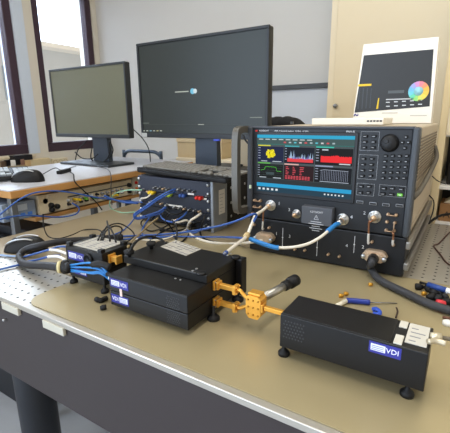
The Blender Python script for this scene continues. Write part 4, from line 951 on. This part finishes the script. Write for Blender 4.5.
for pts, lab, r_, m_ in (
    ([P(146, 216, Y=.02), P(141, 224, Z=.006), P(150, 231, Z=.006), P(163, 227.6, Z=.012), P(172, 222, Y=.04)], 'black loop lying below the left rack sockets', .0026, RUB),
    ([P(156, 214, Y=RY0-.012), P(152, 221, Y=.02), P(160, 228, Z=.012), P(174, 231, Z=.006), P(190, 227, Z=.01), P(199, 221, Y=.06)], 'black lead sagging across the lower rack front', .0026, RUB),
    ([P(176, 243, Z=.0985), P(177, 234, Z=.09), P(176, 226, Z=.085), P(172, 219.6, Y=.03)], 'black lead rising from the printed plate to the rack', .0022, RUB),
    ([P(188, 228, Z=.008), P(180, 233, Z=.006), P(166, 238.6, Z=.006), P(150, 240.4, Z=.006), P(132, 238.4, Z=.006)], 'white lead lying along the blue cables before the rack', .0026, WCAB),
    ([P(136, 216, Y=.0), P(130, 224, Z=.005), P(122, 231, Z=.005), P(110, 235.6, Z=.005), P(96, 236, Z=.005)], 'blue lead running from the rack loop behind the small module', .0026, BLUE),
    ([P(164, 209, Y=RY0-.012), P(170, 213.6, Y=.04), P(178, 214, Y=.05), P(184, 211, Y=RY0-.012)], 'short black patch lead on the middle rack row', .0024, RUB),
    ([P(195, 213, Y=RY0-.012), P(193, 218, Y=.05), P(199, 222, Y=.05), P(205, 218, Y=RY0-.012)], 'short black patch lead at the right of the rack rows', .0024, RUB)):
    cable(pts, r_, m_, lab)
# thin black wires at the left module
for pts, lab in (([P(98, 240, Z=.1), P(103, 231, Z=.09), P(112, 224.5, Z=.07), P(121, 224, Z=.05), P(131, 230, Z=.03), P(134, 236, Z=.02), P(126, 243, Z=.03)], 'outer thin black wire loop above the small module'),
                 ([P(103, 240, Z=.1), P(106, 231, Z=.1), P(115, 226, Z=.09), P(122, 229, Z=.06), P(117, 240, Z=.05)], 'inner thin black wire loop above the small module'),
                 ([P(110, 241, Z=.1), P(109, 232, Z=.1), P(107, 221, Z=.1)], 'thin black wire rising straight from the small module'),
                 ([P(116, 242, Z=.1), P(113, 233, Z=.1), P(108, 226, Z=.1), P(103, 233, Z=.1), P(101, 240, Z=.1)], 'smallest thin black wire loop on the small module lid')):
    cable(pts, .0022, RUB, lab, 'thin_wire')
cable([P(43, 214, X=-.79), P(43.6, 226, Z=.004), P(48, 236, Z=.003), P(58, 238.6, Z=.003), P(72, 235, Z=.003), P(84, 230, Z=.003), P(97, 229.6, Z=.02), P(104, 233, Z=.06)], .0022, RUB, 'thin black wire curving over the table from under the bench', 'thin_wire')
# blue leads at left
cable([P(-4, 218, X=-.80), P(10, 206.5, X=-.79), P(22, 198, X=-.78), P(36, 192.6, X=-.78), P(56, 191, X=-.78), P(76, 193.4, X=-.78), P(96, 197.4, X=-.76), P(116, 200, X=-.74), P(134, 201.6, X=-.70), P(142, 202.4, Y=.05)], .0029, BLUE, 'blue cable arching across the bench side to the rack')
cable([P(104, 195.6, X=-.76), P(112, 199, X=-.74), P(124, 202.2, X=-.71), P(138, 203.2, X=-.64)], .0044, BLUE, 'thicker blue cable joining the bench cable near the rack')
cable([P(-4, 220.5, X=-.79), P(10, 217, X=-.79), P(26, 215.4, X=-.79), P(44, 216.4, X=-.79), P(62, 217, X=-.79), P(76, 214, X=-.79), P(79, 208, X=-.79), P(72, 203, X=-.80)], .003, BLUE, 'blue cable hanging along the lower shelf of the bench')
cable([P(142, 190, Y=.07), P(126, 190.4, Y=.06), P(114, 194.4, X=-.75), P(109.6, 203, X=-.76), P(112, 209, Z=.004), P(122, 212.6, Z=.004), P(136, 212, Z=.01)], .0022, mat('#8fc0a8', .4), 'thin pale green cable between bench and rack')
cable([P(-4, 270.5, Z=.004), P(10, 267, Z=.004), P(20, 264.6, Z=.006)], .003, BLUE, 'blue cable entering from the left below the thick hose')
cable([P(0, 255, Z=.004), P(10, 256, Z=.004), P(20, 256.6, Z=.006)], .003, mat('#8aa3c9', .4), 'pale blue lead left of the thick hose')
cable([P(24, 257, Z=.02), P(36, 253.6, Z=.03), P(52, 249, Z=.045), P(62, 246.5, Z=.05), V((SX0-.003, SY1-.01, .07))], .003, BLUE, 'upper blue lead inside the hose loop')
cable([P(24, 262, Z=.012), P(36, 260, Z=.025), P(50, 256.4, Z=.045), P(60, 255.6, Z=.05)], .003, BLUE, 'lower blue lead inside the hose loop')
cable([P(48, 256.8, Z=.046), P(58, 256.6, Z=.05), P(66, 260, Z=.05)], .0036, WHITE, 'lower white ended lead beside the small module')
cable([P(50, 249.8, Z=.046), P(58, 250.6, Z=.05), P(67, 254, Z=.055)], .0036, WHITE, 'upper white ended lead beside the small module')
# blue bundle in front of the small module
c0 = P(70, 267.6, Y=SY0-.018)
for k, (x, y, lab) in enumerate(((107, 266.2, 'topmost blue lead crossing the small module front'), (109, 270.6, 'second blue lead crossing the small module front'), (109, 274.8, 'third blue lead crossing the small module front'), (104, 272.6, 'inner blue lead crossing the small module front'))):
    e_ = V((GX0-.012, GY0+.010+.006*k, (.074, .064, .050, .057)[k])); mid = P(90, 267.2+k*1.3, Y=SY0-.03)
    t = thing('coaxial_lead', c0, lab, 'cable')
    MB().tube([c0+V((0, 0, .006-.005*k)), mid+V((0, 0, (.010, .002, -.008, -.003)[k])), P(101, (266.4, 270, 273.6, 272)[k], Y=SY0-.035), e_], .0022, SKYB, 8).build('sheath', t)
    MB().cyl(e_-V((.004, 0, 0)), V((GX0, e_.y, e_.z)), .0045, (RUB, mat('#e2dfd6', .4), mat('#e2dfd6', .4), STEEL)[k], 12).build('end_plug', t)
m = MB(); m.tube([P(93, 264.6, Y=SY0-.03), P(101, 264, Y=SY0-.035), P(110, 267, Y=SY0-.03)], .007, RUB, 10); tag(m.build('connector_boot'), 'black cable boot above the blue leads at the small module', 'connector')
m = MB(); m.tube([c0+V((-.012, 0, 0)), c0+V((.004, 0, 0))], .011, RUB, 12); tag(m.build('cable_gland'), 'black gland where the blue leads leave the hose', 'connector')

# ================================================================== small loose things on the tan sheet
def nutcap(x, y, r, lab, m_=RUB, name='end_cap', cat='cap', group=None, z0=.0025, ang=None):
    p = px(x, y, Z=z0+r); a = random.random()*6.28 if ang is None else ang; d = V((math.cos(a), math.sin(a), 0)); p = V((p.x, p.y, z0+r))
    m = MB(); m.lathe(p-d*r*1.1, d, [(0, r*.8), (r*.2, r), (r*1.7, r), (r*1.8, r*.78), (r*2.3, r*.75)], m_, 14); return tag(m.build(name), lab, cat, group)
for x, y, lab in ((97.6, 299.6, 'black end cap lying left of the stacked extenders, nearest the small module'), (101.6, 300.2, 'second black end cap from the left in the loose four by the stack'), (104.6, 298.8, 'black end cap touching the corner of the stacked extenders'), (103.4, 307.4, 'black end cap lying apart below the other three by the stack')): nutcap(x, y, .0055, lab, group='end caps left of the stack')
for x, y, lab in ((419, 286.6, 'black cap lying alone at the left of the right hand pile'), (428, 288.5, 'black cap at the top of the right hand pile'), (434, 292.6, 'black cap in the middle of the right hand pile'), (431, 297, 'black cap at the lower left of the right hand pile'), (438, 298.4, 'black cap just above the red cap'), (445, 296.6, 'black cap at the right end of the pile'), (441, 293, 'black cap below the blue marker'), (447, 301.6, 'black cap right of the red cap')): nutcap(x, y, .0072, lab, group='black caps in the right hand pile')
nutcap(440.5, 303.4, .0075, 'red cap in front of the pile of black caps', mat('#d83a44', .35), ang=.4)
for x, y, lab in ((424, 293.4, 'tiny gold adapter lying between the black caps'), (370.5, 284.4, 'tiny gold adapter beside the bend of the thick dark cable'), (395.5, 289.6, 'tiny gold adapter half hidden behind the thick dark cable'), (341, 295.6, 'gold adapter lying alone on the tan sheet, nearest the blue handled cable'), (346, 293.6, 'gold adapter lying beside another one on the tan sheet')): nutcap(x, y, .0042, lab, mat('#cf9a3c', .35, .7), 'gold_adapter', 'adapter', ang=.5)
def stick(name, cat, lab, segs):
    t = thing(name, segs[0][1][0], lab, cat)
    for nm, pts, r, m_ in segs: MB().tube(pts, r, m_, 12).build(nm, t)
stick('screwdriver', 'tool', 'blue handled screwdriver with pale tip end lying behind the right extender', [('handle', [P(346.5, 300.4, Z=.0085), P(356, 301, Z=.0085), P(370, 302.4, Z=.0085)], .0058, mat('#27388a', .35)), ('pale_end', [P(331, 309, Z=.0085), P(346.5, 300.6, Z=.0085)], .0046, mat('#e3dcc8', .45)), ('shaft', [P(369, 302.4, Z=.007), P(397, 303.2, Z=.005)], .0012, DSTEEL)])
stick('marker_pen', 'pen', 'blue marker pen with white end lying on the pile of black caps', [('barrel', [P(428, 284.5, Z=.019), P(447, 290.5, Z=.021)], .0062, mat('#2b4688', .4)), ('white_end', [P(446.5, 290.4, Z=.021), P(454, 292.6, Z=.021)], .0064, WHITE), ('tip', [P(420, 282.2, Z=.017), P(428.5, 284.7, Z=.019)], .0028, RUB)])
m = MB(); m.tube([P(372.5, 309.6, Z=.007), P(376, 309, Z=.010), P(379.6, 312, Z=.009), P(378, 314.6, Z=.007), P(373.6, 313.6, Z=.006)], .0045, mat('#2c4fb5', .4), 10); tag(m.build('coiled_strap'), 'small curled blue strap behind the right extender', 'strap')
m = MB(); m.tube([P(396.4, 307.6, Z=.012), P(397.6, 311.6, Z=.009), P(395.8, 317.6, Z=.005)], .0018, mat('#3a2c22', .4), 8); tag(m.build('bent_pin'), 'short dark bent pin standing behind the right extender', 'pin')
m = MB(); m.lathe(P(447.5, 324.6, Z=.003), (0, 0, 1), [(0, .009), (.006, .009), (.008, .006)], WHITE, 16); tag(m.build('white_cap'), 'white round cap at the right edge by the extender', 'cap')
m = MB(); m.tube([P(442.5, 317, Z=.008), P(452, 319, Z=.008)], .003, mat('#6c4a3c', .4, .4), 8); tag(m.build('metal_pin'), 'small reddish pin at the right edge above the white cap', 'pin')
# gold and steel connector at the lower right end of the extender
t = thing('coaxial_adapter', P(440, 338, Z=HZ+.004), 'pale metal adapter with cable on the far end of the right extender', 'adapter')
MB().tube([P(431, 336.4, Z=HZ+.006), P(441, 337.4, Z=HZ+.006)], .006, mat('#cfc4a8', .35, .5), 12).build('body', t)
MB().tube([P(441, 337.4, Z=HZ+.006), P(448, 338.6, Z=HZ+.006), P(458, 341, Z=HZ+.006)], .003, mat('#6a6050', .4), 10).build('lead', t)
MB().tube([P(428, 341.6, Z=HZ+.006), P(436, 341, Z=HZ+.006), P(446, 343.6, Z=HZ+.006)], .004, mat('#bdb29a', .35, .5), 10).build('second_body', t)
# thin wires at the right side of the analyzer
cable([P(450, 232, Z=.003), P(444, 238, Z=.003), P(438.6, 243.6, Z=.003), P(433.8, 246, Z=.003), P(440, 254, Z=.003), P(446, 262, Z=.003), P(455, 268, Z=.003)], .002, mat('#4a2f28', .5), 'thin brown wire with a kink on the right of the table', 'thin_wire')
cable([P(450, 214, Y=.63), P(441, 215.4, Y=.60), P(434, 219, Y=.57), P(428.6, 223.4, Y=.54)], .0042, RUB, 'black cable coming from the crate to the analyzer rear', )
cable([P(428, 194, Y=.60), P(433.6, 201, Y=.60), P(433, 211, Y=.60), P(429.6, 221, Y=.58)], .0022, RUB, 'thin black wire hanging by the cream upright behind the analyzer', 'thin_wire')
cable([P(432, 176, Y=.62), P(438, 181, Y=.62), P(446, 184, Y=.63)], .0018, RUB, 'thin dark wire in front of the middle shelf at right', 'thin_wire')
cable([P(128.5, 125, Y=.62), P(134, 130, Y=.62), P(143, 139, Y=.66), P(149, 150, Y=.70), P(150.5, 162, Y=.72)], .003, RUB, 'black cable hanging between the two monitors', )
